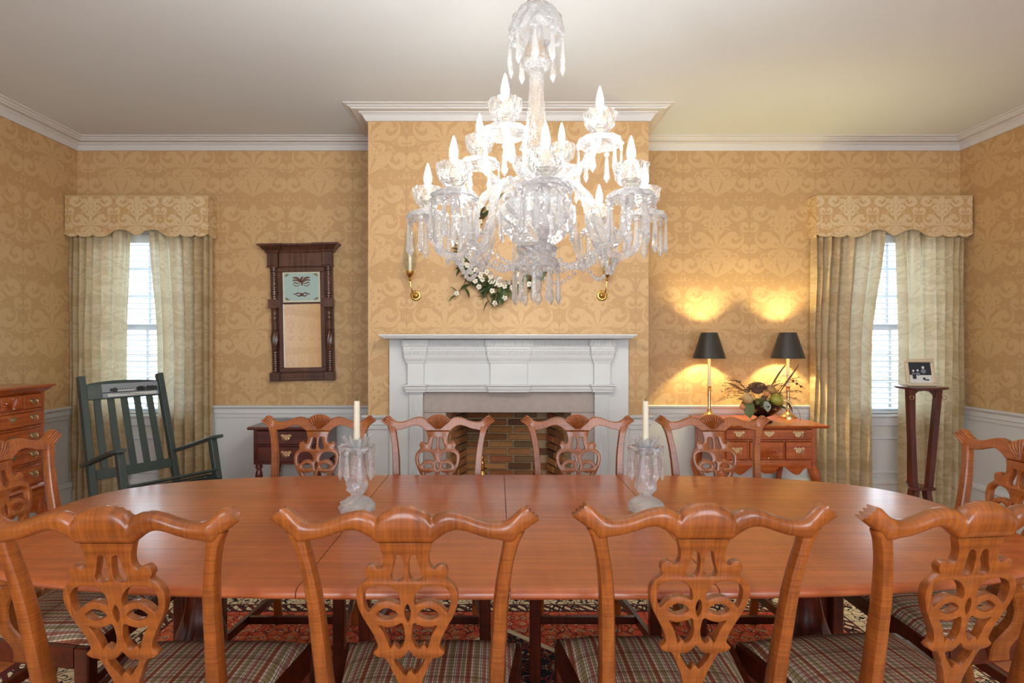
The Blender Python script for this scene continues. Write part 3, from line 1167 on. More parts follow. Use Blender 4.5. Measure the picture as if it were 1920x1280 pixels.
def make_chair(label, arm=False, wf=1.0):
    t = thing('dining_armchair' if arm else 'dining_chair', label, 'chair')
    crest = crest_mesh()
    crest_me = crest.mesh('crest_rail', MAPLE_X, 50)
    spl = splat_mesh()
    parts = [put('crest_rail', crest_me, None, t), put('splat', spl, None, t)]
    if wf != 1.0:
        for v in crest_me.vertices:
            v.co.x *= wf
        for v in spl.vertices:
            v.co.x *= wf
    put('carved_shell', shell_mb(), MAPLE_Z, t)
    for s in (-1, 1):
        put('stile', stile_mb(s, wf), MAPLE_Z, t)
    fw, bw_ = 0.262 * wf, 0.205 * wf     # half widths of the seat frame, front and back
    yf, yb = 0.205, -0.205
    z0, z1 = 0.385, 0.446
    put('shoe', MB().cbox(-0.060, 0.060, -0.245, -0.198, z1 - 0.001, 0.478, 0.006), MAPLE_X, t)
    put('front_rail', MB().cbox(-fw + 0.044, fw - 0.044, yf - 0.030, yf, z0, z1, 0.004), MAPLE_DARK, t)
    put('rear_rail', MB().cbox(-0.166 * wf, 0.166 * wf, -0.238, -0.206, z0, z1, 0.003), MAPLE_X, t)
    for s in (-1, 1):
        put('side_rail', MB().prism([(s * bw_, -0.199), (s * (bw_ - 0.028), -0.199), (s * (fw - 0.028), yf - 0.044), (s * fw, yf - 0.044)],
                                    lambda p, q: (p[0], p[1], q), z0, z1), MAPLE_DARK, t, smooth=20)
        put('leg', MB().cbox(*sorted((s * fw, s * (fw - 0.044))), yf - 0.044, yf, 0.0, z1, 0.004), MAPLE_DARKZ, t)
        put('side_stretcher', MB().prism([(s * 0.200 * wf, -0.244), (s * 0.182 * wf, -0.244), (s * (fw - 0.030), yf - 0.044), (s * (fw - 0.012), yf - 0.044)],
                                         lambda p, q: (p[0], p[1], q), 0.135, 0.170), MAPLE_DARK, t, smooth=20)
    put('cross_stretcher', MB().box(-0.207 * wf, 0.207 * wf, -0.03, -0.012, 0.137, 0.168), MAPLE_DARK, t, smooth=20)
    put('rear_stretcher', MB().box(-0.168 * wf, 0.168 * wf, -0.268, -0.250, 0.160, 0.195), MAPLE_DARK, t, smooth=20)

    def cush(u, v):
        yy = yb + 0.014 + (yf - yb - 0.022) * v
        hw_ = (bw_ - 0.014) + (fw - bw_) * v
        cu_ = min(u, 1 - u) * 2
        cv = min(v, 1 - v) * 2
        e = (1 - (1 - min(1, cu_ * 2.2)) ** 2) ** 0.5 * (1 - (1 - min(1, cv * 2.2)) ** 2) ** 0.5
        return (-hw_ + 2 * hw_ * u, yy, 0.447 + 0.030 * e + 0.006 * sin(pi * u) * sin(pi * v))
    cm = MB().grid(cush, 22, 20)
    cm.box(-bw_ + 0.02, bw_ - 0.02, yb + 0.016, yf - 0.01, 0.442, 0.4472)
    put('seat', cm, PLAID, t)
    if arm:
        for s in (-1, 1):
            path = [(s * 0.196 * wf, ylean(0.69) + 0.012, 0.690), (s * 0.232 * wf, -0.16, 0.688), (s * 0.275 * wf, -0.08, 0.672), (s * 0.295 * wf, 0.0, 0.664), (s * 0.292 * wf, 0.055, 0.668),
                    (s * 0.282 * wf, 0.085, 0.664), (s * 0.276 * wf, 0.098, 0.650), (s * 0.280 * wf, 0.088, 0.638)]
            pp_ = crom(path, 4, closed=False)
            put('arm', MB().bar(pp_, [0.030 + 0.018 * sin(pi * min(1, i / (len(pp_) - 1) * 1.1)) for i in range(len(pp_))], 0.028, ch=0.5), MAPLE_X, t)
            sup = [(s * (bw_ + 0.030), 0.000, 0.400), (s * (bw_ + 0.040), 0.000, 0.450), (s * (bw_ + 0.062), -0.030, 0.520), (s * (bw_ + 0.070), -0.030, 0.580), (s * 0.292 * wf, 0.010, 0.652)]
            ss = crom(sup, 4, closed=False)
            put('arm_support', MB().bar(ss, 0.032, [0.062 - 0.026 * i / (len(ss) - 1) for i in range(len(ss))], up=(0, 1, 0), ch=0.3), MAPLE_Z, t)
    return t


ZR = 0.0045    # top of the rug
near = [(-0.806, 1.165, 0.0, 'dining chair back nearest the camera at the rocking-chair end, plaid seat'),
        (-0.190, 1.168, 0.0, 'dining chair seen from behind, second from the rocking-chair end, below the left candlestick'),
        (0.436, 1.190, 0.0, 'dining chair seen from behind, below the right candlestick, on the camera side'),
        (1.030, 1.200, radians(6), 'dining chair turned slightly, seen from behind at the plant-stand end')]
far = [(-0.858, 2.75, pi, 'dining chair on the far side in front of the small mahogany chest'),
       (-0.283, 2.75, pi, 'dining chair on the far side before the fireplace, the one nearer the mirror'),
       (0.386, 2.75, pi, 'dining chair on the far side before the fireplace, the one nearer the lamps'),
       (1.036, 2.75, pi, 'dining chair on the far side in front of the lowboy with lamps')]
proto = make_chair(near[0][3])
for i, (cx, cy, rz, lab) in enumerate(near + far):
    o = proto if i == 0 else copy_tree(proto)
    o['label'] = lab
    o['group'] = 'curly maple dining chairs around the table'
    o.rotation_euler = (0, 0, rz)
    d = Vector((0, 0.331))
    k = 0.985 if i > 3 else 1.0
    o.scale = (k, k, k)
    o.location = (cx - sin(rz) * 0.331 * k, cy + cos(rz) * 0.331 * k, ZR)
armc = make_chair('dining armchair at the table end beside the tall chest of drawers', True, 1.06)
armc['group'] = 'dining armchairs at the table ends'
arm2 = copy_tree(armc)
arm2['label'] = 'dining armchair at the table end beside the plant stand'
armc.location = (-1.735 + 0.331, 1.945, ZR)
armc.rotation_euler = (0, 0, radians(-90))
arm2.location = (1.828 - 0.331, 1.955, ZR)
arm2.rotation_euler = (0, 0, radians(90))

# ---------------------------------------------------------------- dining table
TX, TY = 0.022, 1.940
TA, TB = 1.600, 0.592
tb = thing('dining_table', 'long oval curly maple dining table on two pedestals', 'table', (TX, TY, ZR))


def outline(n=160):
    pts = []
    for i in range(n):
        a = 2 * pi * i / n
        e = 2 / 3.4
        pts.append((TA * math.copysign(abs(cos(a)) ** e, cos(a)), TB * math.copysign(abs(sin(a)) ** e, sin(a))))
    return pts


def clip(poly, x0, x1):
    for lim, keep in ((x0, lambda p: p[0] >= x0), (x1, lambda p: p[0] <= x1)):
        out = []
        for i in range(len(poly)):
            a, b = poly[i - 1], poly[i]
            if keep(a) != keep(b):
                t = (lim - a[0]) / (b[0] - a[0])
                out.append((lim, a[1] + (b[1] - a[1]) * t))
            if keep(b):
                out.append(b)
        poly = out
    return poly


cuts = [-9, -0.501, 0.009, 0.508, 9]
ztop = 0.76 - ZR
for i in range(4):
    pl = clip(outline(), cuts[i] + 0.0012, cuts[i + 1] - 0.0012)
    cxm = sum(p[0] for p in pl) / len(pl)

    def inset(p, k_):
        q = Vector((p[0] / TA, p[1] / TB))
        at_edge = abs(abs(p[0] / TA) ** 3.4 + abs(p[1] / TB) ** 3.4 - 1) < 0.02
        if not at_edge:
            return p
        g = Vector((math.copysign(abs(q.x) ** 2.4 / TA, q.x), math.copysign(abs(q.y) ** 2.4 / TB, q.y)))
        if g.length > 0:
            g.normalize()
        x = p[0] - g.x * k_
        if abs(p[0] - (cuts[i] + 0.0012)) < 1e-6 or abs(p[0] - (cuts[i + 1] - 0.0012)) < 1e-6:
            x = p[0]
        return (x, p[1] - g.y * k_)
    rr = []
    for k_, z in ((0.020, -0.026), (0.006, -0.0245), (0.0, -0.018), (0.0, -0.011), (0.003, -0.005), (0.009, -0.001), (0.016, 0.0)):
        rr.append([(*inset(p, k_), ztop + z) for p in pl])
    put('end_leaf' if i in (0, 3) else 'centre_leaf', MB().rings(rr), TABLE_TOP, tb, smooth=30)
sl_ = MB()
for yy in (-0.33, 0.33):
    sl_.box(-1.05, 1.05, yy - 0.02, yy + 0.02, ztop - 0.085, ztop - 0.027)
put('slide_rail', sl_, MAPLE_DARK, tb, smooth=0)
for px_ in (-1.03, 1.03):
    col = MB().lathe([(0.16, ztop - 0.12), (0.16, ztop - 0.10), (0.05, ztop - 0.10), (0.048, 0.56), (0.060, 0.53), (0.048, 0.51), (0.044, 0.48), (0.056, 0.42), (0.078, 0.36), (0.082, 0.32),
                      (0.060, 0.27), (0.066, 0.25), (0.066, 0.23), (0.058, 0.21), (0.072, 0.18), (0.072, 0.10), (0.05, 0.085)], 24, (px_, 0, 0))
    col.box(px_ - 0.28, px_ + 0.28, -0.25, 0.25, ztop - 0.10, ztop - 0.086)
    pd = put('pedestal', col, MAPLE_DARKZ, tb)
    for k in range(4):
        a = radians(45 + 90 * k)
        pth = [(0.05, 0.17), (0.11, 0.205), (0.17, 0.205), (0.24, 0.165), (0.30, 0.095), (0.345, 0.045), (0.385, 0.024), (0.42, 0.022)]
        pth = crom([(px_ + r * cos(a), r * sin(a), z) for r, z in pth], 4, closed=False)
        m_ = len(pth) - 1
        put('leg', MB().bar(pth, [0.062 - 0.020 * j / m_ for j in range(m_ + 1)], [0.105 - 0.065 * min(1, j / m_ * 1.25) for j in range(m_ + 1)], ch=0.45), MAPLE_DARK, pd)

# ---------------------------------------------------------------- rug
def rug_mat():
    m, nt, out = new_mat('persian_rug_pile')
    x, y, z = coords(nt)
    hx, hy = 2.05, 1.36
    ax, ay = x.abs(), y.abs()
    d = (ax * -1.0 + hx).min(ay * -1.0 + hy)          # distance from the edge
    red, dk, cream = rgb(224, 96, 68), rgb(92, 34, 32), rgb(242, 228, 190)
    navy = rgb(36, 28, 36)

    def motif(sc, dist):
        vec = combine(nt, x.pp(0.21) * sc, y.pp(0.21) * sc)
        n = nt.nodes.new('ShaderNodeTexVoronoi')
        n.feature = 'DISTANCE_TO_EDGE'
        n.inputs['Scale'].default_value = 1.0
        nt.links.new(vec, n.inputs['Vector'])
        return X(nt, n.outputs['Distance'])
    nz = noise(nt, combine(nt, x.pp(0.21) * 26.0, y.pp(0.21) * 26.0), 1.0, 2, 0.5, 1.2)
    nz2 = noise(nt, combine(nt, x.pp(0.33) * 15.0, y.pp(0.33) * 15.0), 1.0, 1, 0.5, 1.0)
    ve = motif(22.0, 0)
    dia = ((ax * 16.0).frac() - 0.5).abs() + ((ay * 16.0).frac() - 0.5).abs()
    # field
    field = mixc(nt, nz2.soft(0.50, 0.53), red, rgb(222, 116, 72))
    field = mixc(nt, dia.lt(0.22) * 0.85, field, cream)
    field = mixc(nt, dia.lt(0.12), field, dk)
    field = mixc(nt, ve.lt(0.05) * 0.8, field, dk)
    field = mixc(nt, (nz.gt(0.60)) * 0.8, field, rgb(198, 160, 112))
    # medallion
    med = ax * (1 / 0.85) + ay * (1 / 0.72)
    mcol = mixc(nt, nz.gt(0.58), navy, rgb(176, 148, 116))
    mcol = mixc(nt, ve.lt(0.04), mcol, rgb(150, 50, 36))
    field = mixc(nt, med.lt(1.0), field, mcol)
    field = mixc(nt, (med - 1.02).abs().lt(0.025), field, cream)
    # border
    bord = mixc(nt, nz.gt(0.565), cream, navy)
    bord = mixc(nt, nz.lt(0.36), bord, rgb(160, 80, 54))
    bord = mixc(nt, ve.lt(0.035), bord, rgb(70, 50, 40))
    guard = mixc(nt, ((x + y) * 18.0).frac().gt(0.5), rgb(112, 42, 34), cream)
    guard = mixc(nt, ve.lt(0.06), guard, navy)
    col = mixc(nt, d.lt(0.46), field, dk)
    col = mixc(nt, d.lt(0.445), col, guard)
    col = mixc(nt, d.lt(0.385), col, dk)
    col = mixc(nt, d.lt(0.375), col, bord)
    col = mixc(nt, d.lt(0.115), col, dk)
    col = mixc(nt, d.lt(0.105), col, guard)
    col = mixc(nt, d.lt(0.035), col, rgb(100, 34, 30))
    fib = noise(nt, combine(nt, x * 400.0, y * 400.0), 1.0, 2)
    b = principled(nt, out, Base_Color=col, Roughness=0.95)
    bump(nt, b, fib, 0.4, 0.002)
    return m


rug = put('persian_rug', MB().cbox(-2.05, 2.05, -1.36, 1.36, 0, 0.0042, 0.002), rug_mat(), None, loc=(0.03, 1.93, 0.0005))
tag(rug, 'red Persian rug with cream patterned border lying under the dining table', 'rug')
# ================================================================ case furniture
def fan(mb, cx, cz, y, r0, r1, n, a0, a1, dep=0.006, sgn=-1):
    """carved fan of ribs lying in a vertical plane"""
    for k in range(n):
        a = a0 + (a1 - a0) * (k + 0.5) / n
        hw = (a1 - a0) / n * 0.42
        R = []
        for t, h in ((r0, 0.3), (r0 + (r1 - r0) * 0.5, 0.8), (r0 + (r1 - r0) * 0.88, 1.0), (r1, 0.35)):
            ring = []
            for q in range(5):
                b = a - hw + 2 * hw * q / 4
                ring.append((cx + t * sin(b), y + sgn * dep * h * sin(pi * q / 4), cz + t * cos(b)))
            for q in range(4, -1, -1):
                b = a - hw + 2 * hw * q / 4
                ring.append((cx + t * sin(b), y - sgn * 0.002, cz + t * cos(b)))
            R.append(ring)
        mb.rings(R)
    return mb


PLATE = [(0, 0.020), (0.008, 0.014), (0.016, 0.017), (0.024, 0.021), (0.034, 0.017), (0.037, 0.008), (0.030, 0.003), (0.026, -0.005), (0.017, -0.010), (0.010, -0.016), (0.004, -0.019), (0, -0.022)]


def handle_mesh(bail=True, s=1.0):
    half = PLATE
    outl = half + [(-x, z) for x, z in reversed(half[1:-1])]
    mb = MB()
    mb.prism([(x * s, z * s) for x, z in outl], lambda p, t: (p[0], t, p[1]), -0.0022, 0.0)
    if bail:
        mb.tube(crom([(-0.023 * s, -0.006, 0.005 * s), (-0.024 * s, -0.011, -0.006 * s), (-0.014 * s, -0.013, -0.021 * s), (0, -0.013, -0.024 * s), (0.014 * s, -0.013, -0.021 * s),
                      (0.024 * s, -0.011, -0.006 * s), (0.023 * s, -0.006, 0.005 * s)], 3, closed=False), 0.0023 * s, 6)
        for q in (-1, 1):
            mb.ball((q * 0.023 * s, -0.006, 0.005 * s), 0.0045 * s, 8, 6)
    else:
        mb.ball((0, -0.003, 0), 0.004 * s, 8, 6)
    return mb.mesh('handle', PALEBRASS, 40)


HANDLE = handle_mesh()
ESC = handle_mesh(False, 0.95)
HANDLE_L = handle_mesh(True, 0.85)
ESC_L = handle_mesh(False, 0.75)


def drawer(par, x0, x1, z0, z1, mats, handles=(), name='drawer', shell=None):
    mb = MB().cbox(x0, x1, -0.012, 0.02, z0, z1, 0.004)
    d = put(name, mb, mats, par)
    for hx, hz, me in handles:
        put('handle' if me not in (ESC, ESC_L) else 'keyhole_plate', me, None, d, loc=(hx, -0.012, hz))
    if shell:
        cx, cz, r = shell
        fm = MB()
        fan(fm, cx, cz, -0.0115, r * 0.16, r, 11, -pi / 2, pi / 2, 0.013)
        put('carved_shell', fm, mats, d)
        put('knob', MB().ball((cx, -0.020, cz + 0.004), 0.006, 8, 6), PALEBRASS, d)
    return d


def apron_poly(w, zt, zb, amp):
    half = [(0, zb + amp * 0.15), (w * 0.06, zb + amp * 0.2), (w * 0.12, zb + amp * 0.9), (w * 0.18, zb + amp), (w * 0.26, zb + amp * 0.35), (w * 0.31, zb), (w * 0.36, zb + amp * 0.1),
            (w * 0.41, zb + amp * 0.7), (w * 0.46, zb + amp * 0.8), (w * 0.5, zb + amp * 0.2)]
    h = crom(half, 3, closed=False)
    pts = h + [(w * 0.5, zt), (-w * 0.5, zt)] + [(-x, z) for x, z in reversed(h[1:])]
    return pts


def apron(par, w, zt, zb, amp, mat_, y0=0.0):
    me = filled(apron_poly(w, zt, zb, amp), [], 0.009, 0.001, lambda x, y, z: (x, y0 + 0.010 + z, y), 'apron', mat_, 30, 1)
    return put('apron', me, None, par)


def cabriole(par, x, y, ztop, mat_, sx, sy, zfoot=0.0):
    pts = [(0, ztop), (0.0, ztop - 0.05), (0.022, ztop - 0.11), (0.020, ztop - 0.17), (0.004, ztop - 0.26), (-0.004, zfoot + 0.14), (0.004, zfoot + 0.06), (0.016, zfoot + 0.025), (0.018, zfoot)]
    path = crom([(x + sx * d * 0.7, y + sy * d * 0.7, z) for d, z in pts], 3, closed=False)
    n = len(path) - 1
    rad = [(0.026 + 0.014 * math.exp(-((i / n - 0.22) / 0.12) ** 2) - 0.012 * min(1, i / n * 1.3) + (0.014 if i / n > 0.9 else 0)) for i in range(n + 1)]
    put('leg', MB().tube(path, rad, 10), mat_, par)


# tall chest against the left wall, its drawers facing the table
tc = thing('tall_chest_of_drawers', 'tall cherry chest of drawers with carved shell standing against the left wall', 'chest of drawers', (-2.75, 3.215, 0), radians(90))
HWc = 0.24
b = MB()
b.box(-HWc, HWc, 0.018, 0.40, 0.49, 1.045)
for q in (-1, 1):
    a_, b_ = sorted((q * HWc, q * (HWc - 0.028)))
    b.box(a_, b_, 0.0, 0.018, 0.49, 1.045)
for zz in (0.49, 0.622, 0.722, 0.837, 0.938):
    b.box(-HWc + 0.028, HWc - 0.028, 0.0, 0.018, zz, zz + 0.016)
put('case', b, CHERRY_Z, tc, smooth=0)
cv = MB()
cv.rings([[(-HWc - o, -o, z), (HWc + o, -o, z), (HWc + o, 0.40, z), (-HWc - o, 0.40, z)] for o, z in
          ((0.0, 1.043), (0.006, 1.050), (0.012, 1.056), (0.024, 1.070), (0.030, 1.076), (0.040, 1.079), (0.040, 1.090))])
put('cornice', cv, CHERRY, tc, smooth=20)
wI = HWc - 0.030
drawer(tc, -wI, -0.078, 0.956, 1.040, CHERRY, [(-0.145, 0.998, HANDLE_L)])
drawer(tc, 0.078, wI, 0.956, 1.040, CHERRY, [(0.145, 0.998, HANDLE_L)])
drawer(tc, -0.074, 0.074, 0.956, 1.040, CHERRY, (), shell=(0, 0.964, 0.066))
for z0, z1 in ((0.856, 0.936), (0.740, 0.835), (0.640, 0.720), (0.508, 0.620)):
    zc = (z0 + z1) / 2 + 0.008
    drawer(tc, -wI, wI, z0, z1, CHERRY, [(-0.145, zc, HANDLE_L), (0.145, zc, HANDLE_L), (0.0, zc, ESC_L)])
md = MB()
md.rings([[(-HWc - o, -o, z), (HWc + o, -o, z), (HWc + o, 0.40, z), (-HWc - o, 0.40, z)] for o, z in ((0.014, 0.476), (0.018, 0.480), (0.018, 0.486), (0.010, 0.494), (0.002, 0.5))])
put('waist_moulding', md, CHERRY, tc, smooth=20)
fr = MB()
fr.box(-HWc - 0.012, HWc + 0.012, 0.02, 0.40, 0.40, 0.477)
put('frame', fr, CHERRY, tc, smooth=0)
apron(tc, 2 * HWc + 0.02, 0.477, 0.335, 0.05, CHERRY, 0.0)
for sx in (-1, 1):
    cabriole(tc, sx * (HWc - 0.018), 0.02, 0.43, CHERRY_Z, sx, -1)
    cabriole(tc, sx * (HWc - 0.018), 0.37, 0.43, CHERRY_Z, sx, 1)

# small mahogany chest under the mirror
sc_ = thing('small_chest', 'small dark mahogany two-drawer chest on turned legs below the wall mirror', 'chest', (-1.452, 3.93, 0))
b = MB()
b.box(-0.23, 0.23, 0.018, 0.40, 0.50, 0.742)
for q in (-1, 1):
    a_, b_ = sorted((q * 0.23, q * 0.205))
    b.box(a_, b_, 0.0, 0.018, 0.50, 0.742)
for zz, h_ in ((0.50, 0.018), (0.627, 0.010), (0.736, 0.006)):
    b.box(-0.205, 0.205, 0.0, 0.018, zz, zz + h_)
put('case', b, MAHOG, sc_, smooth=0)
put('top', MB().cbox(-0.265, 0.265, -0.032, 0.415, 0.742, 0.763, 0.006), MAHOG, sc_)
for z0, z1 in ((0.640, 0.734), (0.521, 0.625)):
    drawer(sc_, -0.203, 0.203, z0, z1, MAHOG, [(-0.0, (z0 + z1) / 2 + 0.004, HANDLE)])
for sx in (-1, 1):
    for yy in (0.028, 0.372):
        put('leg', MB().lathe([(0.022, 0.5), (0.024, 0.47), (0.015, 0.462), (0.022, 0.44), (0.026, 0.41), (0.016, 0.385), (0.020, 0.375), (0.014, 0.36), (0.018, 0.25), (0.011, 0.06), (0.016, 0.03), (0.010, 0.0)], 12,
                              (sx * 0.204, yy, 0)), MAHOG_Z, sc_)

# lowboy on the right
lb = thing('lowboy', 'cherry lowboy with carved shell drawer standing under the pair of lamps', 'lowboy', (1.822, 3.82, 0))
LW = 0.318
b = MB()
b.box(-LW, LW, 0.018, 0.51, 0.55, 0.77)
for q in (-1, 1):
    a_, b_ = sorted((q * LW, q * (LW - 0.028)))
    b.box(a_, b_, 0.0, 0.018, 0.47, 0.77)
for zz in (0.545, 0.680, 0.762):
    b.box(-LW + 0.028, LW - 0.028, 0.0, 0.018, zz, zz + 0.010)
for xx in (-0.135, 0.105):
    b.box(xx - 0.007, xx + 0.007, 0.0, 0.018, 0.555, 0.68)
put('case', b, CHERRY_Z, lb, smooth=0)
tp = MB()
tp.rings([[(-LW - 0.04 + i, -0.036 + i, z), (LW + 0.075 - i, -0.036 + i, z), (LW + 0.075 - i, 0.525, z), (-LW - 0.04 + i, 0.525, z)] for i, z in
          ((0.012, 0.770), (0.006, 0.774), (0.002, 0.780), (0.0, 0.785), (0.003, 0.790))])
put('top', tp, CHERRY, lb, smooth=20)
drawer(lb, -LW + 0.030, LW - 0.030, 0.692, 0.760, CHERRY, [(-0.20, 0.730, HANDLE), (0.0, 0.730, ESC), (0.195, 0.730, HANDLE)])
drawer(lb, -LW + 0.030, -0.144, 0.558, 0.677, CHERRY, [(-0.215, 0.622, HANDLE)])
drawer(lb, -0.126, 0.096, 0.558, 0.677, CHERRY, (), shell=(-0.010, 0.566, 0.072))
drawer(lb, 0.114, LW - 0.030, 0.558, 0.677, CHERRY, [(0.200, 0.622, HANDLE)])
apron(lb, 2 * LW - 0.05, 0.546, 0.455, 0.055, CHERRY, 0.0)
for sx in (-1, 1):
    cabriole(lb, sx * (LW - 0.014), 0.02, 0.545, CHERRY_Z, sx, -1)
    cabriole(lb, sx * (LW - 0.014), 0.48, 0.545, CHERRY_Z, sx, 1)

# ---------------------------------------------------------------- lamps
SHADE = plain('black_shade', rgb(58, 56, 52), 0.36, 0, 0.1, 30)
LINING = plain('gold_lining', rgb(232, 206, 140), 0.5, 0, 0.03, 20)
SLEEVE = plain('ivory_sleeve', rgb(240, 228, 190), 0.5, 0, 0.03, 20)


def lamp(x, y, label):
    t = thing('table_lamp', label, 'lamp', (x, y, 0.790), 0, 'black-shaded brass candlestick lamps')
    put('base', MB().lathe([(0.062, 0.0), (0.062, 0.008), (0.054, 0.012), (0.050, 0.020), (0.034, 0.026), (0.022, 0.040), (0.016, 0.046)], 20), PALEBRASS, t)
    put('column', MB().lathe([(0.014, 0.045), (0.018, 0.055), (0.012, 0.065), (0.0105, 0.075), (0.0125, 0.20), (0.018, 0.206), (0.012, 0.214), (0.017, 0.224), (0.020, 0.228), (0.011, 0.232)], 16), PALEBRASS, t)
    put('candle_sleeve', MB().lathe([(0.0105, 0.231), (0.0105, 0.523)], 14), SLEEVE, t)
    s = MB()
    n = 32

    def ring(r, z):
        return [(r * cos(2 * pi * i / n), r * sin(2 * pi * i / n), z) for i in range(n)]
    s.rings([ring(0.117, 0.436), ring(0.0585, 0.626)], True, False)
    s.rings([ring(0.0585, 0.626), ring(0.0572, 0.626)], True, False)
    s.mi = 1
    s.rings([ring(0.0572, 0.626), ring(0.1155, 0.436)], True, False)
    s.mi = 0
    s.rings([ring(0.1155, 0.436), ring(0.117, 0.436)], True, False)
    put('lamp_shade', s, [SHADE, LINING], t)
    put('harp', MB().tube([(-0.055, 0, 0.60), (0, 0, 0.60), (0.055, 0, 0.60)], 0.0018, 5).tube([(0, 0, 0.588), (0, 0, 0.60)], 0.002, 5), BRASS, t)
    put('bulb', MB().ball((0, 0, 0.556), 0.016, 8, 6, (1, 1, 1.9)), LAMPGLOW, t)


lamp(1.566, 4.20, 'brass candlestick lamp with black shade beside the chimney breast')
lamp(2.147, 4.20, 'brass candlestick lamp with black shade beside the curtain')

# ---------------------------------------------------------------- bowl with dried flowers and fruit
BOWLM = plain('dark_silver', rgb(74, 62, 50), 0.22, 0.85, 0.15, 20)
BX, BY, BZ = 1.855, 3.985, 0.790
bo = put('footed_bowl', MB().lathe([(0.070, 0.0), (0.070, 0.008), (0.050, 0.016), (0.032, 0.026), (0.034, 0.034), (0.075, 0.050), (0.108, 0.076), (0.124, 0.104), (0.128, 0.122), (0.134, 0.126), (0.132, 0.130),
                                   (0.122, 0.124), (0.105, 0.085), (0.06, 0.055), (0.001, 0.048)], 28), BOWLM, None, loc=(BX, BY, BZ))
tag(bo, 'dark footed metal bowl of dried flowers on the lowboy', 'bowl')

LEAFG = [plain('leaf_green_%d' % i, c, 0.55, 0, 0.2, 50) for i, c in enumerate((rgb(92, 104, 52), rgb(66, 84, 40), rgb(128, 122, 66), rgb(120, 86, 54)))]
LEAFS = plain('leaf_silver', rgb(150, 152, 138), 0.5, 0, 0.15, 60)
TWIG = plain('twig_brown', rgb(96, 66, 38), 0.8, 0, 0.2, 60)
FEATH = plain('feather_brown', rgb(112, 78, 46), 0.7, 0, 0.5, 90)
HYDR = [plain('hydrangea_%d' % i, c, 0.8, 0, 0.2, 60) for i, c in enumerate((rgb(140, 100, 84), rgb(116, 92, 92), rgb(150, 124, 92)))]


def leaf_mesh(name, ln, wd, mat_, bend=0.2, seg=6):
    mb = MB()
    R = []
    for i in range(seg + 1):
        t = i / seg
        hw = wd / 2 * sin(pi * min(1, t * 0.96 + 0.04)) ** 0.8 + 0.0006
        z = -bend * ln * t * t
        R.append([(-hw, ln * t, z + hw * 0.25), (0, ln * t, z), (hw, ln * t, z + hw * 0.25), (0, ln * t, z - 0.0012)])
    mb.rings(R)
    return mb.mesh(name, mat_, 60)


def aim(d, roll=0.0):
    q = Vector(d).normalized().to_track_quat('Y', 'Z')
    return (q.to_matrix() @ Matrix.Rotation(roll, 3, 'Y')).to_euler()


ar = thing('dried_flower_arrangement', 'arrangement of dried hydrangea, leaves and twigs filling the dark bowl', 'flowers', (BX, BY, BZ + 0.10))
mound = MB().ball((0, 0, 0.01), 0.098, 14, 8, (1, 0.95, 0.55))
put('moss', mound, plain('moss', rgb(84, 84, 42), 0.9, 0, 0.4, 40, bump=0.6), ar)


def cluster(name, c, r, n, mats_):
    mb = MB()
    for i in range(n):
        a, zz = random.uniform(0, 2 * pi), random.uniform(-0.2, 1)
        q = sqrt(max(0, 1 - zz * zz))
        p = Vector((c[0] + r * q * cos(a), c[1] + r * q * sin(a), c[2] + r * 0.8 * zz))
        s_ = random.uniform(0.007, 0.011)
        mb.mi = random.randrange(len(mats_))
        for k in range(4):
            b_ = random.uniform(0, 2 * pi)
            e1 = Vector((cos(b_), sin(b_), random.uniform(-.6, .6))) * s_
            e2 = Vector((-sin(b_), cos(b_), random.uniform(-.6, .6))) * s_ * 0.7
            q4 = [p, p + e1 * .6 + e2 * .6, p + e1 * 1.2, p + e1 * .6 - e2 * .6]
            b0 = len(mb.v)
            mb.add([tuple(x) for x in q4], [(0, 1, 2), (0, 2, 3)])
    o = put(name, mb, mats_, ar, smooth=0)
    o['kind'] = 'stuff'
    put('core', MB().ball(c, r * 0.74, 12, 8, (1, 1, 0.82)), mats_[0], o)


cluster('hydrangea_head', (-0.045, -0.03, 0.13), 0.058, 320, HYDR)
cluster('seed_head', (0.085, -0.045, 0.085), 0.032, 60, [LEAFG[3], HYDR[2]])
cluster('bloom', (-0.115, -0.02, 0.115), 0.022, 40, [HYDR[2], HYDR[0]])
cluster('bloom', (-0.035, -0.105, 0.075), 0.020, 40, [HYDR[2], HYDR[0]])
big = leaf_mesh('leaf', 0.115, 0.075, LEAFG[0], 0.35)
silver = leaf_mesh('leaf', 0.075, 0.055, LEAFS, 0.1)
brown = leaf_mesh('leaf', 0.085, 0.036, LEAFG[3], 0.4)
green = leaf_mesh('leaf', 0.07, 0.026, LEAFG[1], 0.25)
olive = leaf_mesh('leaf', 0.06, 0.022, LEAFG[2], 0.25)
for me, p, d, r in ((big, (-0.135, -0.10, 0.055), (-0.25, -0.55, -0.9), 0.2), (silver, (-0.035, -0.125, 0.055), (0.1, -0.4, -0.9), 0.1), (brown, (0.10, -0.06, 0.05), (0.9, -0.3, 0.1), 0.3),
                    (brown, (0.14, -0.05, 0.045), (0.6, -0.3, -0.6), -0.4), (silver, (-0.12, -0.06, 0.05), (-0.9, -0.2, -0.25), 0.6), (brown, (0.055, -0.02, 0.13), (0.6, 0, 0.55), 0.1)):
    put('leaf', me, None, ar, loc=p, rot=aim(d, r))
for i in range(60):
    a = random.uniform(0, 2 * pi)
    el = random.uniform(-0.25, 0.7)
    r_ = random.uniform(0.06, 0.11)
    put('leaf', random.choice((green, olive, olive, brown)), None, ar, loc=(r_ * cos(a), r_ * sin(a) * 0.9, random.uniform(0.01, 0.05)), rot=aim((cos(a), sin(a), el), random.uniform(-.6, .6)))
